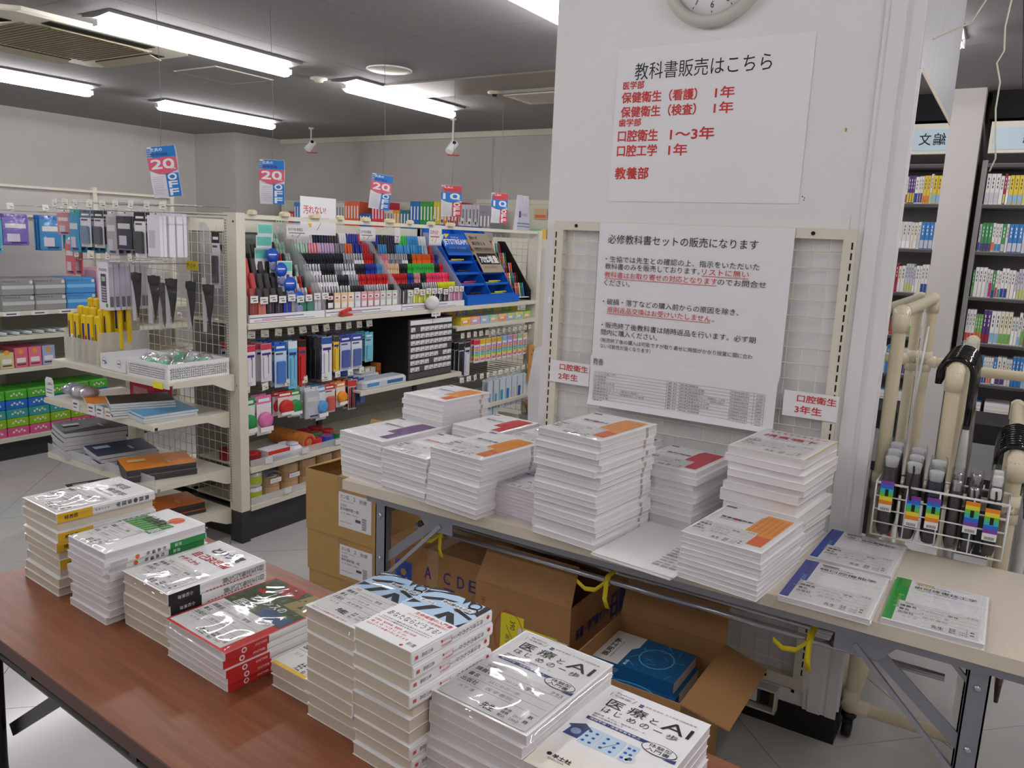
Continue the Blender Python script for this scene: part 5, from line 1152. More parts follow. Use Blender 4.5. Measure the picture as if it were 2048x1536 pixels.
tag(MB().prism([(0, 0), (.075, 0), (.075, .085), (.06, .10), (.015, .10), (0, .085)], 0, .001, 'paper', FR((0, .001, 0))).text('ご案内', .012, .06, .05, .014, 'navy_print', FR((0, -.0005, 0))).rect(.01, .035, .05, .004, 'ink_soft', FR((0, -.0005, 0))).rect(.01, .02, .05, .004, 'ink_soft', FR((0, -.0005, 0))).obj('sign_card', None, (-4.0, 2.03, .658)), 'rounded white sign card standing at left end of second shelf', 'card')
tag(MB().box(0, 0, 0, .20, .10, .08, (236, 70, 130)).box(.03, -.001, .02, .15, .0, .06, (250, 200, 214)).obj('pink_box', None, (-3.72, 2.30, .656)), 'pink floral box at the back of the second end shelf', 'box')
pcards = [(-3.73, .02), (-3.60, .0), (-3.53, 0), (-3.46, 0)]
for i, (x, dz) in enumerate(pcards):
    tag(MB().box(0, 0, 0, .055, .001, .052, 'paper').rect(.008, .03, .035, .008, (160, 190, 60) if i == 3 else 'ink_soft', FR((0, -.0006, 0))).rect(.008, .014, .03, .005, 'sign_red' if i == 3 else 'grey_print', FR((0, -.0006, 0))).obj('price_card', None, (x, 2.012, .632)), 'white price card clipped on the second end shelf edge, %s from the left' % ORD[i], 'card', 'price cards on the second end shelf')
# third end shelf
pile(-3.99, 2.04, .376, .20, .29, 6, .020, (74, 76, 80), (206, 206, 210), 'dark grey thick notebook on third end shelf', 'grey notebooks', -.22, (206, 206, 200), bend=.016)
pile(-3.70, 2.04, .376, .20, .27, 4, .016, (38, 46, 76), (200, 200, 206), 'navy notebook with pale label on third end shelf', 'navy notebooks', -.2, (170, 184, 206), bend=.008)
pile(-3.41, 2.03, .376, .19, .30, 4, .014, (236, 150, 40), (70, 66, 70), 'orange notebook with cream labels on third end shelf', 'orange notebooks', -.35, (226, 196, 130), bend=.010, covs=[(30, 28, 34), (220, 220, 222), (30, 28, 34), (226, 138, 40)])
t = thing('shelf_fence', 'clear plastic fence along the third end shelf front', 'fence', (-3.99, 2.018, .376)); MB().box(0, 0, 0, .88, .002, .045, 'clear_plastic').obj('panel', t)
pile(-3.95, 2.07, .172, .20, .28, 2, .012, (32, 30, 34), (214, 214, 214), 'black notebook with pale label on lowest end shelf', 'black notebooks low', -.22, (206, 206, 196))
pile(-3.40, 2.07, .172, .20, .28, 3, .016, (226, 120, 40), (60, 52, 50), 'orange notebook on lowest end shelf', 'orange notebooks low', -.2, (230, 170, 90))
# ================================================================ PEN SHELF (long side)
RDX = dict(bk=(24, 24, 30), wh=(236, 236, 240), bl=(34, 54, 160), rd=(206, 36, 40), sb=(60, 150, 214), gr=(60, 190, 70), og=(244, 110, 40), pk=(244, 70, 120), yl=(226, 236, 40), lv=(196, 166, 206), mt=(170, 206, 186), cr=(230, 200, 160), gy=(130, 132, 142), tn=(60, 50, 50), lg=(200, 220, 236), nb=(24, 30, 70), rs=(230, 150, 160), gn=(30, 150, 60))
PN = dict(bk='black', wh='white', bl='dark blue', rd='red', sb='sky blue', gr='bright green', og='orange', pk='hot pink', yl='fluorescent yellow', lv='lavender', mt='mint', cr='cream', gy='grey clear', tn='dark brown', lg='pale clear', nb='navy', rs='rose', gn='green')
PMESH = {}
def penmesh(k):
    if k not in PMESH:
        c = RDX[k]; b = MB(); c2 = {'wh': (30, 30, 40), 'gy': (210, 212, 220), 'bk': (60, 60, 70)}.get(k, c)
        b.tube([(0, 0, -.03), (0, 0, .075)], .0078, c, 7).tube([(0, 0, .075), (0, 0, .105), (0, 0, .112)], [.0082, .0082, .004], c2 if k != 'wh' else c, 7)
        b.box(.006, -.0018, .072, .0105, .0018, .110, c2 if k == 'wh' else c)
        if k in ('rd', 'bl', 'wh', 'bk'): b.box(.0065, -.003, .02, .0082, .003, .05, 'paper')
        PMESH[k] = b.mesh('pen')
    return PMESH[k]
# tier -> clusters (colour, count) over 60 places from near to far
TI = [
 'wh6 wh6 bk5 gy5 wh5 bk10 bk5 gy4 wh3 yl6 yl3',
 'wh4 wh6 bk4 gy4 rd5 rd12 rd4 bl3 rs3 bk3 pk7 pk4 rd1',
 'wh6 bk5 gy3 wh5 bk4 bl5 sb3 rs2 cr5 bk4 gr8 gr5 bk3 rd2',
 'bk17 gy4 wh4 rd4 tn3 rs4 gy6 wh3 bk2 og6 og3 rd2 bl2',
 'mt6 rs4 lv6 gy4 og3 bl4 rd3 tn4 sb4 nb4 sb8 sb5 lg3 rd2',
 'cr3 wh7 nb6 tn4 wh3 bl5 rd3 bl6 bk4 nb5 gr4 sb6 wh4']
tiern = ['lowest', 'second lowest', 'third', 'fourth', 'fifth', 'top']
dm('rack_clear', (222, 224, 228), .12, alpha=.30)
rk = thing('pen_rack', 'stepped clear pen display rack with striped base on the cream shelf', 'rack', (0, 0, 0))
for s, (ya, yb) in enumerate(((2.50, 2.985), (2.995, 3.60), (3.61, 4.235))):
    sec = MB()
    sec.box(-3.055, ya, 1.079, -3.045, yb, 1.115, 'paper')
    F = FX((-3.0445, ya, 1.079)); L = yb-ya
    sec.rect(0, .020, L*.7, .0035, 'navy_print', F).rect(L*.15, .012, L*.3, .003, 'crimson_print', F).rect(L*.05, .006, L*.8, .002, 'black_print', F)
    sec.box(-3.40, ya, 1.079, -3.055, yb, 1.083, 'rack_clear').obj('base_tray', rk)
    for yy in (ya, yb-.004):
        MB().prism([(-3.06, 1.083), (-3.06, 1.20), (-3.36, 1.54), (-3.40, 1.54), (-3.40, 1.083)][::-1], -yy-.004, -yy, 'rack_clear', frame((0, 0, 0), (1, 0, 0), (0, 0, 1))).obj('side_divider', rk)
for i in range(6):
    x = -3.095-.05*i; z = 1.140+.0565*i
    MB().box(x+.019, 3.0, z-.052, x+.022, 4.23, z+.02, 'rack_clear').box(x-.025, 3.0, z-.056, x+.022, 4.23, z-.053, 'rack_clear').obj('step', rk)
    y = 3.005; tot = []
    for w_ in TI[i].split(): tot.append((w_[:2], int(w_[2:])))
    N = sum(c for _, c in tot); pitch = 1.215/N; j = 0
    for ci, (k, c) in enumerate(tot):
        cy = y
        for q in range(c):
            if i == 5: pass
            loc = (x-R.uniform(0, .006), y, z-.018); rot = (R.uniform(-.01, .01), -.15+R.uniform(-.015, .015), 0)
            if i < 4: put('pen', penmesh(k), None, loc, 0, '%s pen, %s from the near end of the %s pen rack tier' % (PN[k], ORD[j], tiern[i]), 'pen', 'pens in the %s tier' % tiern[i], None, rot)
            else: tot[ci] = tot[ci]+((loc, rot),) if False else tot[ci]; _top = globals().setdefault('_top', []); _top.append((k, loc, rot))
            y += pitch; j += 1
b = MB()
for k, loc, rot in _top:
    T = Matrix.Translation(loc) @ Matrix.Rotation(rot[1], 4, 'Y') @ Matrix.Rotation(rot[0], 4, 'X')
    b.tube([(0, 0, -.03), (0, 0, .105), (0, 0, .11)], [.0078, .008, .004], RDX[k], 6, T)
b.obj('pen_row', rk, kind='stuff')
# packed refills and tag row in front
bx_c = [(30, 30, 34), (236, 206, 160), (236, 206, 160), (236, 214, 170), (200, 214, 236), (226, 170, 176), (226, 170, 176), (226, 170, 176), (206, 214, 196), (206, 216, 200), (206, 216, 200)]
for i, c in enumerate(bx_c):
    y = 3.02+i*.052
    tag(MB().box(-.008, 0, 0, 0, .044, .085, c).rect(.004, .006, .036, .028, 'paper', FX((.0004, 0, 0))).rect(.004, .05, .036, .02, 'paper', FX((.0004, 0, 0))).rect(.008, .055, .02, .008, 'sign_red', FX((.0008, 0, 0))).obj('refill_box', None, (-3.061, y, 1.1155-.03+.03)), 'small refill box with up arrow standing before the pens, %s from the near end' % ORD[i], 'box', 'refill boxes before the pens')
for i in range(30):
    y = 2.51+i*.0578
    if 3.0 < y < 3.62: continue
    tag(MB().box(0, 0, 0, .0015, .046, .034, (232, 232, 228)).rect(.006, .02, .026, .004, 'ink_soft', FX((.0018, 0, 0))).rect(.016, .008, .022, .005, 'ink_soft', FX((.0018, 0, 0))).obj('price_card', None, (-3.05, y, 1.165+R.uniform(-.006, .01)), R.uniform(-.05, .05)), 'small white price card on the pen rack front rail, %s from the near end' % ORD[i], 'card', 'price cards on the pen rack front')
for i in range(12): tag(MB().box(-.008, 0, 0, 0, .044, .082, [(70, 66, 74), (196, 196, 204), (206, 214, 60), (214, 220, 50), (190, 200, 60), (206, 216, 60), (60, 60, 66), (44, 42, 48), (60, 56, 66), (206, 160, 176), (200, 120, 160), (206, 140, 180)][i]).rect(.010, .005, .006, .07, 'paper', FX((.0004, 0, 0))).rect(.026, .005, .004, .07, 'grey_print', FX((.0004, 0, 0))).obj('pen_set', None, (-3.061, 3.625+i*.0505, 1.1155)), 'upright pen set in the far rack section front, %s from the near end' % ORD[i], 'pen set', 'pen sets in the far rack section')
for i in range(9): tag(MB().box(-.008, 0, 0, 0, .044, .062, [(150, 70, 62), (206, 120, 100), (60, 46, 56), (52, 50, 60), (44, 60, 160), (150, 154, 160), (60, 130, 110), (70, 140, 120), (196, 200, 204)][i]).rect(.018, .004, .004, .05, 'grey_print', FX((.0004, 0, 0))).obj('pen_set', None, (-3.061, 2.515+i*.052, 1.1155)), 'upright pen set in the near rack section front, %s from the near end' % ORD[i], 'pen set', 'pen sets in the near rack section')
# first section: leather pen cases, blue cards
for j in range(4):
    for i in range(6):
        c = [(120, 44, 42), (150, 60, 50), (44, 34, 36), (34, 30, 34), (38, 34, 38), (30, 28, 32)][i] if j == 0 else [(170, 40, 40), (190, 44, 44), (196, 48, 50), (40, 32, 34), (34, 30, 32), (30, 28, 30)][i] if j < 3 else (30, 28, 32)
        if i*.05+j*.02 > .30: continue
        tag(MB().tbox(-.006, 0, 0, .006, .034, .15, c, .4).obj('pen_case', None, (-3.095-.06*j, 2.515+.045*i+.01*j, 1.09+.07*j), 0, rot=(0, -.25, 0)), '%s long pen case, %s row of the near rack section, %s from near end' % ('reddish' if c[0] > 100 else 'black', ORD[j], ORD[i]), 'case', 'long pen cases in the near rack section')
for j in range(4):
    z = 1.16+.07*j; x = -3.085-.05*j
    ms = MB().lathe([(.038, 0), (.038, .0015), (0, .0016)], (24, 84, 200), 18, Matrix.Rotation(PI/2, 4, 'Y')).box(0, -.02, -.11, .0012, .02, -.02, (220, 226, 236)).lathe([(.024, .002), (.024, .008), (.014, .008)], (140, 150, 190), 14, Matrix.Translation((0, 0, -.055)) @ Matrix.Rotation(PI/2, 4, 'Y')).rect(-.025, .002, .05, .006, 'white', FX((.002, 0, 0))).mesh('tape_card')
    put('correction_card', ms, None, (x+.02, 2.825-.012*j, z+.02), R.uniform(-.1, .1), 'round blue correction tape card, %s from the bottom of the stepped column' % ORD[j], 'package', 'blue correction cards on the pen rack')
for j in range(6):
    for i in range(4):
        k = ['gy', 'gy', 'wh', 'rd', 'bk', 'mt'][(j+i) % 6]; put('pen', penmesh('mt' if j > 3 and i > 1 else k), None, (-3.10-.05*j, 2.885+.022*i, 1.12+.0565*j), 0, '%s pen in the near rack section, %s tier, %s of four' % (PN['mt' if j > 3 and i > 1 else k], tiern[j], ORD[i]), 'pen', 'pens in the near rack section', None, (0, -.24, 0))
for j in range(2, 6):
    tag(MB().box(0, 0, 0, .002, .10, .11, (226, 230, 232)).rect(.004, .058, .092, .045, (110, 206, 190), FX((.0024, 0, 0))).rect(.06, .01, .02, .03, 'case_dark', FX((.0024, 0, 0))).obj('card_pack', None, (-3.10-.048*j, 2.70+.05*(j % 3), 1.13+.062*j), .0), 'white and turquoise card pack in the near rack section, %s level' % ORD[j-2], 'package', 'turquoise card packs')
# signs above the pens
def topsign(y, z, w_, h_, tx, tc, lab, c='paper', x=-3.19):
    b = MB().box(-.001, 0, 0, .001, w_, h_, c); F = FX((.0014, 0, 0))
    if tx: b.text(tx, w_*.08, h_*.55, w_*.62, h_*.22, tc, F, 0, .01)
    b.rect(w_*.1, h_*.40, w_*.7, h_*.05, tc, F); b.rect(w_*.2, h_*.2, w_*.1, h_*.1, 'yellow_print', F); b.line([(w_*.45, h_*.12), (w_*.62, h_*.42)], .003, 'ink_soft', F)
    tag(b.obj('sign_card', None, (x, y, z)), lab, 'sign')
topsign(2.86, 1.475, .155, .075, 'おすすめ 新商品', 'ink_soft', 'white sign card standing left in front of the big red lettered sign')
topsign(3.00, 1.50, .26, .20, '汚れない!', 'sign_red', 'big white hand drawn sign with red lettering over the pens', x=-3.24)
topsign(3.40, 1.475, .13, .08, 'おすすめ 新商品', 'ink_soft', 'white sign card right of the big red lettered sign')
topsign(3.70, 1.47, .05, .09, None, 'sign_red', 'narrow white tag sign above the blue pens')
topsign(4.07, 1.46, .13, .13, 'なめらか', 'sign_red', 'white sign with drawn red pen beside the blue pen stand', x=-3.22)
for i in range(9): tag(MB().tbox(-.02, 0, 0, .02, .04+.012*(i % 3), .022, (222, 212, 176), .2).obj('rail_clip', None, (-3.04, 2.50+.19*i, 1.585)), 'cream plastic clip on the top rail, %s from the near end' % ORD[i], 'clip', 'clips on the top rail')
# blue pen stand
t = thing('pen_stand', 'tall stepped bright blue cardboard pen stand with white lettering', 'display stand', (0, 0, 0))
JB = (14, 104, 214); JD = (10, 70, 160)
ya, yb = 4.26, 4.86
for yy in (ya, (ya+yb)/2-.003, yb-.006): MB().prism([(-3.04, 1.079), (-3.04, 1.12), (-3.36, 1.60), (-3.42, 1.60), (-3.42, 1.079)][::-1], -yy-.006, -yy, JB, frame((0, 0, 0), (1, 0, 0), (0, 0, 1))).obj('side_panel', t)
MB().box(-3.43, ya, 1.079, -3.42, yb, 1.60, JB).obj('rear_panel', t); MB().box(-3.04, ya, 1.079, -3.036, yb+.04, 1.135, JB).obj('tray_lip', t)
for i in range(6):
    x = -3.08-.055*i; z = 1.13+.072*i
    MB().box(x-.05, ya+.006, z-.004, x+.03, yb-.006, z, JD).box(x+.028, ya+.006, z, x+.03, yb-.006, z+.014, JB).obj('step', t)
F = frame((-3.235, ya+.006, 1.44), (0, 1, 0), (-.56, 0, .83))
b = MB(); b.rect(0, -.05, .29, .17, JB, F); b.text('JETSTREAM', .015, .025, .26, .050, 'white', F, .0006, .03); b.text('クセになる、なめらかな書き味。', .05, .0, .19, .014, 'white', F, .0006); b.text('SXN', .12, .085, .08, .012, 'white', F, .0006)
b.flat([(0, .06), (.06, .11), (0, .115)], 'paper', F, .0008).flat([(.06, .08), (.12, .118), (.06, .118)], (240, 226, 60), F, .0008); b.obj('header_board', t)
b = MB(); b.rect(.30, -.19, .27, .32, (176, 160, 142), F, .004); b.text('迷わず', .33, .075, .10, .030, 'black_print', F, .005, .01).text('満足使える', .33, .03, .16, .03, 'black_print', F, .005, .01).text('油性ボールペン', .33, -.012, .20, .026, 'black_print', F, .005)
b.rect(.32, -.125, .24, .09, 'black_print', F, .005).text('70%増量', .335, -.115, .215, .06, 'white', F, .006, .03).text('JETSTREAM', .34, -.16, .16, .018, 'ink_soft', F, .005); b.obj('front_sign', t)
tag(MB().rect(0, 0, .085, .12, (236, 226, 40), frame((0, 0, 0), (0, 1, 0), (-.56, 0, .83))).rect(.02, .03, .04, .05, 'sign_red', frame((0.001, 0, 0), (0, 1, 0), (-.56, 0, .83)), .001).obj('note_card', None, (-3.215, ya+.26, 1.405)), 'yellow note card stuck on the blue pen stand', 'card')
for i in range(5):
    for h_, (y0) in enumerate((ya+.03, ya+.33)):
        c = [(214, 210, 60) if i == 3 else (40, 36, 44), (214, 60, 70), (50, 50, 60), (230, 214, 60), (60, 50, 50)][(i+h_*2) % 5] if not (i == 0 and h_ == 1) else (206, 226, 50)
        x = -3.075-.055*i; z = 1.135+.072*i
        for k in range(3): put('pen', MB().tube([(0, 0, 0), (0, .14, 0)], .0055, c, 6).mesh('pen'), None, (x+.012*(k % 2), y0+.03*(k//2)+.01*k, z+.006+.011*(k//2)), 0, 'pen lying in the blue stand, step %s from the bottom, %s half, %s of three' % (ORD[i], ('near', 'far')[h_], ORD[k]), 'pen', 'pens lying in the blue pen stand')
for i in range(7): tag(MB().prism([(0, 0), (.03, 0), (.035, .05), (.006, .055)], 0, .001, (214, 208, 190), FX((0, 0, 0))).rect(.008, .012, .02, .02, 'case_dark', FX((.0012, 0, 0))).obj('leaflet', None, (-3.36, ya+.02+.08*i, 1.60), R.uniform(-.3, .3)), 'small leaflet on top of the blue stand, %s from the near end' % ORD[i], 'leaflet', 'leaflets on the blue pen stand')
# tube, clip, tape rolls on the shelf
t = thing('tape_roll', 'white paper roll lying on the cream shelf before the yellow pens', 'roll', (-3.018, 3.86, 1.118)); MB().lathe([(.013, -.03), (.040, -.03), (.040, .03), (.013, .03)], 'white', 22, Matrix.Rotation(PI/2, 4, 'X') @ Matrix.Rotation(.5, 4, 'Y')).obj('roll', t)
t = thing('red_stapler', 'small red stapler lying on the cream shelf edge before the refills', 'stapler', (-3.03, 3.08, 1.079), .1); MB().tbox(-.013, 0, 0, .013, .10, .009, 'sign_red', .2).obj('base', t); MB().tbox(-.011, 0, 0, .011, .09, .014, 'red_print', .3, Matrix.Translation((0, .008, .012)) @ Matrix.Rotation(.2, 4, 'X')).obj('arm', t)
tag(MB().box(0, 0, 0, .001, .09, .028, 'paper').text('手帳・便箋', .012, .009, .06, .012, 'black_print', FX((.0014, 0, 0))).flat([(.035, 0), (.045, -.014), (.055, 0)], 'paper', FX((.0005, 0, 0))).obj('sign_card', None, (-3.022, 3.86, 1.030)), 'small white arrow card hanging under the pen shelf edge', 'sign')
# small rotating rack behind with multicolour pens at the end
t = thing('pen_rack', 'small black framed pen rack at the far end of pen shelf', 'rack', (0, 0, 0)); b = MB()
b.prism([(-3.05, 1.079), (-3.05, 1.15), (-3.30, 1.50), (-3.36, 1.50), (-3.36, 1.079)][::-1], -5.09, -5.08, 'black_rubber', frame((0, 0, 0), (1, 0, 0), (0, 0, 1))).obj('side_panel', t)
for i in range(5): MB().box(-3.12-.055*i, 4.90, 1.10+.07*i, -3.06-.055*i, 5.08, 1.104+.07*i, 'paper').obj('step', t)
b = MB()
for i in range(5):
    for k in range(7): b.tube([(-3.095-.055*i, 4.91+.025*k, 1.105+.07*i), (-3.115-.055*i, 4.91+.025*k, 1.105+.07*i+.10)], .0055, RDX[['rd', 'bk', 'rs', 'og', 'wh', 'gn', 'sb'][(i*2+k) % 7]], 6)
b.obj('pen_row', t, kind='stuff')
# ---- hooks and packs below the pens
for i in range(11): hook(-3.36, 2.53+.083*i, .99, .28, 'x', 'hook with white price tag under pen shelf, %s from the near end' % ORD[i], 'hooks under the pen shelf, left bay')
P1 = [(2.53, 'tall', (232, 228, 236), (214, 60, 80), .062, .20, 6, 'white and red pack'), (2.63, 'tall', (224, 222, 232), (206, 70, 90), .07, .19, 4, 'pale pack with red print'), (2.72, 'blister', (200, 220, 240), (30, 96, 200), .075, .23, 5, 'blue pack with round tape'), (2.80, 'tall', (120, 190, 230), (220, 236, 246), .055, .25, 2, 'light blue long pack'), (2.865, 'tall', (206, 44, 40), (30, 26, 30), .05, .24, 2, 'red long glue pack'),
      (2.97, 'pens', (36, 36, 40), (40, 40, 46), .05, .23, 4, 'black pencil lead pack'), (3.04, 'tall', (232, 232, 236), (40, 96, 170), .07, .24, 4, 'white and blue lead refill pack'), (3.11, 'tall', (240, 200, 60), (60, 60, 60), .04, .20, 2, 'yellow slim pack'), (3.18, 'blister', (206, 214, 236), (40, 60, 160), .085, .20, 4, 'dark blue correction pack'), (3.27, 'blister', (226, 232, 240), (50, 80, 170), .085, .20, 3, 'white and blue mouse shaped pack'), (3.37, 'blister', (150, 206, 226), (90, 190, 214), .07, .17, 3, 'pale turquoise pack')]
for y, kd, c1, c2, w_, h, n, d in P1: hang(-3.085, y, .965, 'x', n, .035, pack(w_, h, .012, c1, kd, c2, int(y*100)), d+' under the pen shelf', 'packs under the pen shelf, left bay')
for i, y in enumerate((2.50, 2.62, 2.76, 2.88, 3.02, 3.12, 3.22, 3.31)): hook(-3.36, y, .725, .27, 'x', 'hook with price tag in the lower left bay row, %s from the near end' % ORD[i], 'hooks in the lower left bay')
P2 = [(2.52, 'tape', (232, 236, 232), (40, 150, 80), .08, .19, 2, 'white and green tape pack'), (2.615, 'tape', (236, 230, 236), (226, 120, 176), .09, .20, 2, 'white and pink tape pack'), (2.75, 'tape', (232, 224, 224), (206, 44, 40), .09, .13, 2, 'red and blue tape disc pack'), (2.81, 'tape', (214, 232, 214), (40, 150, 70), .085, .14, 2, 'green tape disc pack'), (2.93, 'bag', (226, 230, 234), (214, 222, 230), .09, .17, 3, 'clear bag of tape rolls'),
      (3.00, 'tape', (230, 232, 236), (90, 160, 220), .08, .19, 3, 'pack of pale blue taped rolls'), (3.065, 'blister', (226, 222, 222), (206, 60, 50), .075, .16, 2, 'red white and blue tape box pack'), (3.15, 'tape', (238, 228, 214), (240, 150, 30), .075, .14, 2, 'orange tape cutter'), (3.24, 'pens', (206, 206, 206), (206, 60, 50), .06, .17, 4, 'pack of brushes with red header'), (3.31, 'blister', (70, 100, 150), (50, 80, 160), .05, .15, 3, 'slim blue cutter pack')]
for y, kd, c1, c2, w_, h, n, d in P2: hang(-3.09, y, .705, 'x', n, .04, pack(w_, h, .022, c1, kd, c2, int(y*37)), d+' in the lower left bay', 'packs in the lower left bay')
for i in range(13): hook(-3.34, 4.24+.072*i, .85, .28, 'x', 'hook with price tag in right bay upper row, %s from the near end' % ORD[i], 'hooks in the right bay upper row')
PF = [(4.24, 'pens', (214, 214, 220), (40, 40, 46)), (4.31, 'tall', (222, 222, 226), (36, 36, 42))]
for y, kd, c1, c2 in PF: hang(-3.06, y, .83, 'x', 4, .035, pack(.06, .23, .01, c1, kd, c2, 5), 'silver and black pen pack, right bay, %s hook' % ('first' if y < 4.28 else 'second'), 'silver packs')
for i, c in enumerate(((220, 50, 80), (240, 190, 40), (230, 190, 60), (230, 180, 50), (236, 180, 40), (120, 190, 220), (170, 150, 220), (230, 150, 160), (150, 200, 160), (240, 200, 150))):
    hang(-3.06, 4.42+.07*i, .835, 'x', 3, .03, pack(.058, .16, .006, (240, 236, 230), 'flags', c, i), 'colourful sticky flag pack in the right bay, hook %s' % ORD[i], 'sticky flag packs')
for i in range(12): hook(-3.34, 4.22+.078*i, .555, .30, 'x', 'black hook in the right bay lower row, %s from the near end' % ORD[i], 'hooks in the right bay lower row')
for i, c in enumerate(((120, 160, 190), (90, 170, 200), (70, 160, 200), (60, 120, 180), (200, 206, 214), (40, 90, 160), (230, 232, 236))):
    hang(-3.05, 4.58+.08*i, .535, 'x', 2, .04, pack(.065, .22+.04*(i < 2), .008, (206, 220, 230), 'box', c, i), 'pale blue stationery pack in the right bay lower row, hook %s' % ORD[i], 'blue packs lower row')
# drawer cabinet of leads
t = thing('lead_cabinet', 'black multi drawer cabinet covered with white price tags', 'cabinet', (0, 0, 0))
MB().box(-3.40, 3.67, .6465, -3.052, 4.12, 1.02, 'black_rubber').obj('body', t)
for j in range(9):
    d = MB().box(-3.052, 3.68, .652+.041*j, -3.046, 4.11, .689+.041*j, 'case_dark').obj('drawer', t)
    if j == 0: continue
    if j == 8: p = MB().box(-3.046, 3.69, .984, -3.044, 3.90, 1.012, 'paper').box(-3.046, 3.905, .984, -3.044, 4.10, 1.012, 'paper'); p.obj('label', d); continue
    for i in range(9):
        if (i*5+j*3) % 13 == 0: continue
        MB().box(-3.046, 3.695+.046*i, .655+.041*j, -3.044, 3.695+.046*i+.040, .682+.041*j, (226, 226, 228)).rect(3.695+.046*i+.018, .659+.041*j, .016, .005, 'ink_soft', frame((-3.0437, 0, 0), (0, 1, 0), (0, 0, 1))).obj('price_tag', d)
# trays on the low middle shelf
t = thing('display_tray', 'blue and white eraser trays at the near end of middle shelf', 'tray', (-3.40, 3.26, .647)); MB().box(0, 0, 0, .22, .30, .05, 'paper').rect(.02, .01, .26, .03, (150, 170, 220), FX((.2204, 0, 0))).obj('tray', t); MB().box(.12, .02, .05, .17, .14, .10, (60, 96, 190)).box(.03, .02, .05, .10, .2, .12, (70, 100, 190)).obj('erasers', t)
t = thing('display_tray', 'clear tray of green and white small goods on middle shelf front', 'tray', (-3.16, 3.28, .647)); MB().tbox(.0, 0, 0, .12, .38, .045, (206, 214, 222), .1).rect(.03, .01, .10, .02, (80, 150, 214), FX((.1204, 0, 0))).rect(.2, .01, .14, .02, (60, 110, 170), FX((.1204, 0, 0))).obj('tray', t)
for i, (y, z, c) in enumerate(((3.52, .70, (244, 236, 220)), (3.57, .70, (244, 236, 220)), (3.62, .70, (200, 120, 50)))): tag(MB().box(0, 0, 0, .05, .04, .07 if i < 2 else .09, c).rect(.008, .02, .024, .024, (60, 160, 80) if i < 2 else 'sign_red', FX((.0504, 0, 0))).obj('small_box', None, (-3.30, y, .647+.0)), 'small %s box standing left of the drawer cabinet, %s of three' % (('cream', 'cream', 'orange')[i], ORD[i]), 'box')
# sticky notes boxes on the right upper shelf
for i in range(8):
    for j in range(2):
        c = [(236, 214, 80), (250, 170, 160), (170, 190, 240), (140, 220, 190), (244, 180, 170), (150, 220, 180), (230, 220, 130), (160, 230, 120)][(i+j) % 8]; c2 = [(240, 150, 80), (200, 170, 220), (150, 200, 230), (240, 170, 150)][(i+j) % 4]
        y = 4.22+.112*i; h = .05+.035*j
        tag(MB().box(0, 0, 0, .10, .105, h, c).rect(.006, .005, .09, h*.55, c2, FX((.1004, 0, 0))).rect(.02, h*.3, .05, h*.3, 'paper', FX((.1008, 0, 0))).rect(.03, h*.72, .04, h*.2, (250, 220, 40), FX((.1008, 0, 0))).obj('note_box', None, (-3.155-.12*j, y, .9465)), 'pastel sticky note box in the right bay, %s row, %s from the near end' % (('front', 'rear')[j], ORD[i]), 'box', 'sticky note boxes')
# tape section on the two lower shelves
def roll(x, y, z, r_, w_, side, top, lab, grp=None, axis='z', name='tape_roll'):
    T = Matrix.Identity(4) if axis == 'z' else Matrix.Rotation(PI/2, 4, 'Y')
    t = thing(name, lab, 'tape roll', (x, y, z), 0, grp)
    MB().lathe([(r_*.55, 0), (r_, 0), (r_, w_), (r_*.55, w_)], side, 20, T, smooth=False).obj('roll', t); MB().lathe([(r_*.8, w_+.0005), (r_*.8, w_+.001), (r_*.45, w_+.001), (r_*.45, w_-.008)], top, 18, T, cap=False).obj('label_ring', t)
k = 0
for i, y in enumerate((2.94, 3.03, 3.12)):
    for j, x in enumerate((-3.08, -3.17, -3.26)): roll(x, y, .374+.0, .042, .05, [(214, 40, 50), (40, 90, 190), (40, 150, 70), (214, 44, 60)][(i+j) % 4], 'crimson_print', 'colourful cloth tape roll, %s from the near end, %s row back' % (ORD[i], ORD[j]), 'cloth tape rolls')
for j in range(6): roll(-3.10-.045*j, 2.885, .374+.045, .045, .042, (206, 130, 60), 'sign_red', 'amber tape roll standing on edge in the long row, %s from the front' % ORD[j], 'amber tape rolls on edge', 'x')
roll(-3.10, 2.53, .374, .055, .05, (150, 34, 40), 'red_print', 'big dark red tape disc nearest the end upright, front'); roll(-3.24, 2.52, .374, .05, .05, (150, 34, 40), 'red_print', 'dark red tape disc behind the big front one')
tag(MB().box(0, 0, 0, .09, .14, .05, 'paper').rect(0, .03, .14, .02, (220, 50, 40), FX((.0904, 0, 0))).rect(0, .0, .14, .012, (40, 80, 190), FX((.0904, 0, 0))).text('セロテープ', .02, .012, .10, .016, 'black_print', FX((.0908, 0, 0))).obj('tape_box', None, (-3.14, 2.605, .374)), 'red white and blue tape box on the fourth shelf', 'box')
t = thing('tape_cutter', 'white tape dispenser box on the fourth shelf', 'dispenser', (-3.20, 2.76, .374)); MB().tbox(0, 0, 0, .15, .09, .04, (236, 234, 244), .2).obj('body', t); MB().lathe([(.032, .04), (.032, .05), (.015, .052)], (214, 212, 226), 18, Matrix.Translation((.10, .045, 0))).obj('dial', t)
t = thing('shelf_fence', 'clear plastic fence along the fourth shelf front', 'fence', (-3.035, 2.48, .373)); MB().box(0, 0, 0, .002, .80, .035, 'clear_plastic').obj('panel', t)
for j in range(3):
    for i in range(5):
        if j == 2 and i in (0,): continue
        roll(-3.12, 2.66+.125*i, .183+.0465*j, .056, .045, (198, 164, 126), 'paper', 'kraft packing tape roll, %s from the near end, %s layer' % (ORD[i], ('bottom', 'middle', 'top')[j]), 'kraft tape rolls')
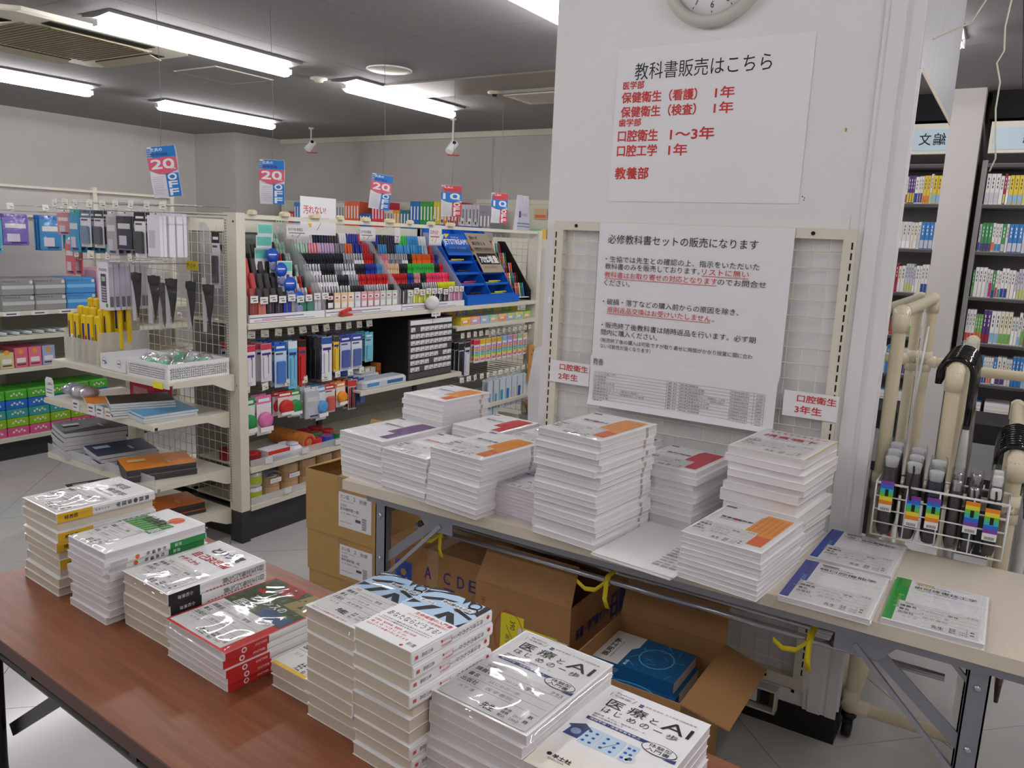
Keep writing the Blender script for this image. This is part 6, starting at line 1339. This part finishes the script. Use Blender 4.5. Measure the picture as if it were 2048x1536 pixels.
for i in range(5):
    tag(MB().box(0, 0, 0, .001, .07, .022, 'paper').text('クラフトテープ', .006, .005, .058, .011, 'navy_print', FX((.0014, 0, 0))).obj('label_card', None, (-3.062, 2.625+.125*i, .25)), 'printed label on kraft tape rolls, %s from the near end' % ORD[i], 'label', 'labels on kraft tape')
    ro = random.Random(70+i); vs = [(.075*(k/6-.5), .12*(j/6-.5), .012*ro.random()+.012*math.sin(PI*j/6)) for j in range(7) for k in range(7)]
    tag(MB().add(vs, [(j*7+k, j*7+k+1, (j+1)*7+k+1, (j+1)*7+k) for j in range(6) for k in range(6)], (40, 90, 190) if i > 1 else (190, 200, 220), smooth=True).obj('wrapper', None, (-3.12, 2.66+.125*i, .324 if i else .278)), 'crinkled wrapper on top of the kraft tape, %s from the near end' % ORD[i], 'wrapper', 'wrappers on kraft tape')
def white_roll(x, y, z, lab):
    t = thing('tape_roll', lab, 'tape roll', (x, y, z), 0, 'white packs with green label'); MB().lathe([(.045, 0), (.05, .008), (.05, .065), (.04, .075), (0, .072)], (232, 234, 236), 20).obj('roll', t)
    MB().lathe([(.0505, .015), (.0505, .055)], (196, 210, 40), 20, cap=False).obj('label_ring', t); MB().lathe([(.054, 0), (.055, .07), (.03, .085)], 'bag_film', 14, cap=False).obj('plastic_wrap', t)
white_roll(-3.09, 2.53, .183, 'white wrapped roll with lime label next to the upright, lower one'); white_roll(-3.09, 2.53, .262, 'white wrapped roll with lime label next to the upright, stacked one'); white_roll(-3.085, 2.645-.0, .183, 'white wrapped roll with lime label, second from the upright') if False else None
t = thing('shelf_fence', 'clear plastic fence along the lowest shelf front', 'fence', (-3.035, 2.48, .181)); MB().box(0, 0, 0, .002, 1.7, .035, 'clear_plastic').obj('panel', t)
for i in range(7): tag(MB().box(0, 0, 0, .001, .045, .03, (226, 226, 228)).obj('price_card', None, (-3.02, 2.56+.12*i, (.19 if i % 2 else .376))), 'small price card on the %s shelf fence, %s from the near end' % ('lowest' if i % 2 else 'fourth', ORD[i]), 'card', 'cards on the low fences')
# things at the end of the aisle next to the column
t = thing('pen_basket', 'round wicker basket with scissors and pens beside the column', 'basket', (-2.88, 5.0, .25)); MB().lathe([(.09, 0), (.12, .09), (.11, .09), (.085, .01)], (150, 104, 60), 18).obj('basket_body', t)
MB().box(-2.98, 4.88, 0, -2.70, 5.12, .25, 'case_grey').obj('low_stand', None, label='low grey stand carrying the wicker basket', cat='stand')
for i, c in enumerate(((40, 70, 200), (30, 30, 34), (214, 40, 40), (30, 120, 60))): put('pen', MB().tube([(0, 0, 0), (.05*math.cos(i*1.7), .05*math.sin(i*1.7), .15)], .007, c, 7).mesh('pen'), None, (-2.88, 5.0, .26), 0, '%s handled tool standing in the wicker basket' % ('blue', 'black', 'red', 'green')[i], 'tool')
t = thing('poster_roll', 'grey rolled sheets standing upright beside the column', 'roll', (-2.02, 3.60, 0));
for i in range(4): MB().tube([(.02*i, .015*i, 0), (.02*i+.02, .015*i, .98-.02*i)], .012, (176, 178, 190), 8).obj('tube', t)
b = MB().prism([(.30*math.cos(a)*.16, .55+.62*math.sin(a)*.25) for a in [2*PI*i/20 for i in range(20)]], 0, .004, 'paper', FR((0, 0, 0)))
tag(MB().prism([(-.05, .55), (.02, .52), (.04, .80), (.03, .98), (-.03, .95), (-.06, .75)], 0, .004, (236, 236, 238), FR((-2.10, 3.62, 0))).box(-2.13, 3.6, 0, -2.05, 3.63, .55, (236, 236, 238)).obj('leaf_board', None), 'white curved board standing beside the column edge', 'board')
t = thing('giraffe_pack', 'spotted tan plush strap hanging on the last hook by the column', 'toy', (-3.03, 5.06, .62)); MB().tbox(-.02, 0, -.16, .02, .07, .13, (206, 150, 90), .4).obj('body', t)
p = MB(); F = FX((.0206, 0, -.16))
for i in range(8): p.disc(.015+.02*(i % 3), .02+.032*i, .008, 'case_dark', F, 0, 8)
p.obj('spots', t)
# wrapped white shirt like package on top of the unit by the column
t = thing('wrapped_package', 'white folded package in shiny wrap standing on the unit by column', 'package', (-3.10, 4.93, 1.587), .15)
MB().prism([(0, 0), (.24, 0), (.20, .25), (.15, .25), (.125, .17), (.09, .25), (.05, .25)], -.03, 0, (222, 222, 234), FX((0, 0, 0))).obj('folded_cloth', t)
MB().rect(.03, .09, .035, .045, (120, 40, 160), FX((.001, 0, 0))).text('meiji', .08, .095, .10, .03, (150, 160, 220), FX((.001, 0, 0))).rect(.0, .045, .23, .008, (120, 140, 200), FX((.001, 0, 0))).rect(.0, .025, .235, .006, (120, 140, 200), FX((.001, 0, 0))).obj('print', t)
wv = [(.004+.004*math.sin(i*2.1+j), .25*i/6-.005, .27*j/6-.003) for j in range(7) for i in range(7)]; MB().add(wv, [(j*7+i, j*7+i+1, (j+1)*7+i+1, (j+1)*7+i) for j in range(6) for i in range(6)], 'bag_film', smooth=True).obj('plastic_wrap', t)

# ================================================================ LEFT UNIT
LX = -5.26
g2 = thing('shelving_unit', 'cream shelving unit at the left picture edge with tissue boxes', 'shelving', (0, 0, 0))
LY0, LY1 = 1.2, 3.95
MB().box(LX-.47, LY0, 0, LX-.45, LY1, 1.74, 'wall_paint').obj('back_panel', g2); MB().box(LX-.45, LY0, 0, LX-.02, LY1, .12, 'dark_kick').obj('kick_plate', g2)
for y in (LY0, 2.60, 3.30, LY1-.03): MB().box(LX-.45, y, .12, LX-.42, y+.03, 1.76, 'ivory_metal').obj('slotted_post', g2)
for z in (.145, .585, .79, .945): MB().box(LX-.42, LY0, z-.013, LX, LY1, z, 'shelf_cream').box(LX, LY0, z-.026, LX+.006, LY1, z-.002, 'ivory_metal').obj('shelf', g2)
MB().box(LX-.43, LY0, 1.72, LX-.415, LY1, 1.735, 'ivory_metal').obj('top_rail', g2); MB().box(LX-.42, LY0, 1.53, LX-.41, 3.1, 1.545, 'ivory_metal').obj('hook_bar', g2)
TC = [(228, 96, 150), (150, 200, 40), (60, 170, 170), (40, 120, 220), (90, 190, 60)]; TN = ['pink', 'lime', 'teal', 'blue', 'green']
for c in range(6):
    for k in range(5):
        y = 2.30+.135*c; b = MB().tbox(-.24, 0, 0, 0, .130, .058, TC[k], .05); F = FX((.0004, 0, 0))
        for q in range(5): b.disc(.032+.016*q, .026+.010*(q % 2), .0075, (236, 236, 214), F, 0, 7)
        tag(b.obj('tissue_box', None, (LX-.02, y, .147+.0595*k)), '%s tissue box with flowers, column %s from the left, %s from the bottom' % (TN[k], ORD[c], ORD[k]), 'box', 'tissue boxes on the left unit')
for c in range(3):
    for k in range(2):
        col_ = (150, 152, 150) if c < 2 else (70, 150, 214); b = MB().tbox(-.25, 0, 0, 0, .196, .098, col_, .04); F = FX((.0004, 0, 0))
        b.rect(.003, .036, .19, .022, (196, 198, 200) if c < 2 else (130, 190, 236), F); b.text('Nextra Z', .01, .078, .10, .013, 'ink_soft', F, .0003); b.disc(.178, .078, .011, (214, 216, 218), F, .0003, 12)
        tag(b.obj('paper_box', None, (LX-.01, 2.45+.2*c, .947+.1*k)), '%s flat carton on the left unit, column %s, %s' % ('grey' if c < 2 else 'bright blue', ORD[c], ('lower', 'upper')[k]), 'box', 'flat cartons on the left unit')
tag(MB().tbox(0, 0, 0, .2, .18, .09, (236, 170, 190), .1).obj('pink_pack', None, (LX-.3, 3.05, .947+.14)), 'pink wrapped pack behind the flat cartons', 'package') if False else tag(MB().tbox(0, 0, 0, .22, .16, .26, (236, 176, 196), .1).rect(.02, .10, .12, .03, (250, 220, 230), FX((.2204, 0, 0))).obj('pink_pack', None, (LX-.24, 3.07, .947)), 'tall pink wrapped pack beside the blue cartons', 'package')
for i in range(4): tag(MB().box(0, 0, 0, .001, .10, .025, 'paper').rect(.02, .008, .06, .008, 'ink_soft', FX((.0014, 0, 0))).obj('shelf_label', None, (LX+.0065, 2.44+.17*i, .918)), 'white label strip on the left unit shelf edge, %s from the left' % ORD[i], 'label', 'labels on the left unit')
for i in range(6):
    tag(MB().tube([(-.2, 0, .012), (0, .02, .012)], .012, (206, 216, 222), 8).obj('battery_pack', None, (LX-.02, 2.44+.075*i, .7905)), 'pale round pack on the narrow middle shelf, %s from the left' % ORD[i], 'package', 'pale packs on the narrow shelf')
for i, (c, n) in enumerate((((214, 206, 150), 'cream'), ((232, 110, 140), 'pink'), ((236, 120, 150), 'rose'), ((170, 180, 220), 'lilac'))):
    tag(MB().box(-.2, 0, 0, 0, .078, .125 if i else .10, c).rect(.01, .03, .055, .03, 'paper', FX((.0004, 0, 0))).disc(.038, .10, .016, (236, 170, 60), FX((.0004, 0, 0)), 0, 10).rect(.01, .012, .055, .01, 'case_dark', FX((.0004, 0, 0))).obj('snack_box', None, (LX-.02, 2.42+.085*i, .587)), '%s small box with round picture on the left unit, %s from the left' % (n, ORD[i]), 'box', 'small patterned boxes')
ms = pack(.145, .19, .02, (110, 70, 170), 'bag', (130, 110, 200), 1); hang(LX+.02, 2.54, 1.545, 'x', 3, .03, ms, 'purple sealed pouch on the left unit', 'purple pouches')
ms = pack(.13, .22, .02, (40, 110, 200), 'bag', (50, 150, 210), 2); hang(LX+.02, 2.75, 1.545, 'x', 3, .03, ms, 'blue sealed pouch on the left unit', 'blue pouches')
ms = pack(.12, .22, .02, (90, 170, 214), 'bag', (90, 190, 210), 3); hang(LX+.02, 2.40, 1.53, 'x', 2, .03, ms, 'light blue pouch cut by the left picture edge', 'light blue pouches')
ms = pack(.11, .21, .02, (200, 206, 220), 'bag', (60, 180, 200), 4); hang(LX+.02, 2.90, 1.545, 'x', 2, .03, ms, 'white and teal pouch on the left unit', 'teal pouches')
for i, y in enumerate((2.40, 2.54, 2.75, 2.90)): hook(LX-.40, y, 1.565, .38, 'x', 'hook with price tag over the pouches, %s from the left' % ORD[i], 'hooks over the pouches')

# ================================================================ REAR WALL RACK WITH FOLDERS
g3 = thing('shelving_unit', 'low cream wall unit with coloured folders along far wall', 'shelving', (0, 0, 0))
MB().box(-7.6, 6.30, 0, -3.4, 6.34, 1.53, 'ivory_metal').box(-7.6, 6.35, 1.50, -3.4, 6.78, 1.52, 'shelf_cream').box(-7.6, 6.77, 0, -3.4, 6.79, 1.86, 'ivory_metal').obj('unit_body', g3)
for x in (-7.6, -5.5, -3.43): MB().box(x, 6.74, 0, x+.03, 6.77, 1.86, 'ivory_metal').obj('slotted_post', g3)
FC = [((90, 170, 90), 3, .16), ((226, 190, 190), 2, .2), ((200, 60, 80), 2, .2), ((70, 130, 200), 3, .3), ((236, 236, 240), 3, .3), ((24, 24, 34), 5, .3), ((30, 40, 90), 2, .2), ((236, 150, 40), 1, .2), ((170, 60, 160), 1, .2), ((206, 208, 210), 3, .3), ((232, 110, 70), 5, .32), ((40, 90, 170), 4, .2), ((226, 60, 80), 4, .32), ((216, 200, 190), 3, .24), ((230, 160, 60), 2, .24), ((20, 120, 140), 3, .24), ((20, 110, 190), 3, .33), ((40, 160, 50), 4, .33), ((220, 200, 40), 2, .33), ((230, 120, 40), 2, .33), ((206, 40, 50), 3, .33), ((196, 194, 204), 6, .31), ((150, 150, 160), 3, .24)]
FN = ['green', 'rose', 'red', 'blue', 'white', 'black', 'navy', 'orange', 'magenta', 'pale grey', 'coral', 'dark blue', 'crimson', 'beige', 'amber', 'teal', 'bright blue', 'bright green', 'yellow', 'orange red', 'scarlet', 'silver grey', 'grey']
x = -7.3; 
for gi, (c, n, h) in enumerate(FC):
    for i in range(n):
        w_ = .042; c_ = c
        tag(MB().tbox(0, 0, 0, w_-.002, .26, h, c, .1).rect(.012, h*.45, .016, h*.4, 'paper' if sum(c) < 500 else 'grey_print', FR((0, -.0005, 0))).disc(.02, h*.14, .007, 'dark_slot', FR((0, -.0005, 0)), 0, 8).obj('folder', None, (x, 6.38, 1.5205)), '%s folder on the far wall unit, %s of its colour run' % (FN[gi], ORD[i]), 'folder', 'folders on the far wall unit')
        x += w_
    x += .004
for i, (c, n) in enumerate((((120, 200, 160), 'green'), ((240, 200, 90), 'yellow'), ((244, 170, 160), 'pink'))):
    tag(MB().box(0, 0, 0, (.16, .08, .42)[i], .2, .13, c).obj('file_pack', None, (-4.60+(0, .17, .26)[i], 6.38, 1.5205)) if False else MB().box(0, 0, 0, (.10, .06, .24)[i], .2, .10, c).obj('file_pack', None, (-3.86+(0, .11, .18)[i]*1.0, 6.38, 1.5205)), '%s file pack lying at the right end of far wall unit' % n, 'file')
tag(MB().box(-4.75, 6.76, 1.86, -3.4, 6.84, 1.90, 'ivory_metal').obj('cable_duct', None), 'cream cable duct on the far wall above the unit', 'duct')
tag(MB().box(0, 0, 0, .14, .003, .10, (216, 190, 150)).rect(.01, .01, .12, .03, (226, 120, 60), FR((0, -.0005, 0))).obj('wall_notice', None, (-4.05, 6.75, 1.72)), 'small orange and cream notice above the far wall unit', 'notice')
tag(MB().tube([(-4.62, 6.84, 2.50), (-4.63, 6.84, 2.2), (-4.60, 6.84, 1.92)], .003, (190, 188, 180), 5).obj('wall_cable', None), 'thin cable running down the far wall', 'cable')
# mesh end panel of pen unit near the column with papers
g4 = thing('end_mesh', 'wire mesh panel closing the far end of the pen unit', 'mesh panel', (0, 0, 0))
v_ = MB().tube([(0, 0, .2), (0, 0, 1.55)], .0016, 'ivory_metal', 5).mesh('wire'); h_ = MB().tube([(-3.46, 0, 0), (-3.05, 0, 0)], .0018, 'ivory_metal', 5).mesh('wire')
for i in range(9): put('wire', v_, g4, (-3.46+.05*i, 5.20, 0))
for i in range(27): put('wire', h_, g4, (0, 5.197, .2+.05*i))
tag(MB().box(0, 0, 0, .16, .001, .24, (214, 214, 216)).rect(.03, .18, .08, .012, 'ink_soft', FR((0, -.0006, 0))).rect(.03, .06, .1, .006, 'grey_print', FR((0, -.0006, 0))).obj('paper_notice', None, (-3.16, 5.185, 1.22)), 'grey paper notice on the far end mesh by the column', 'notice')
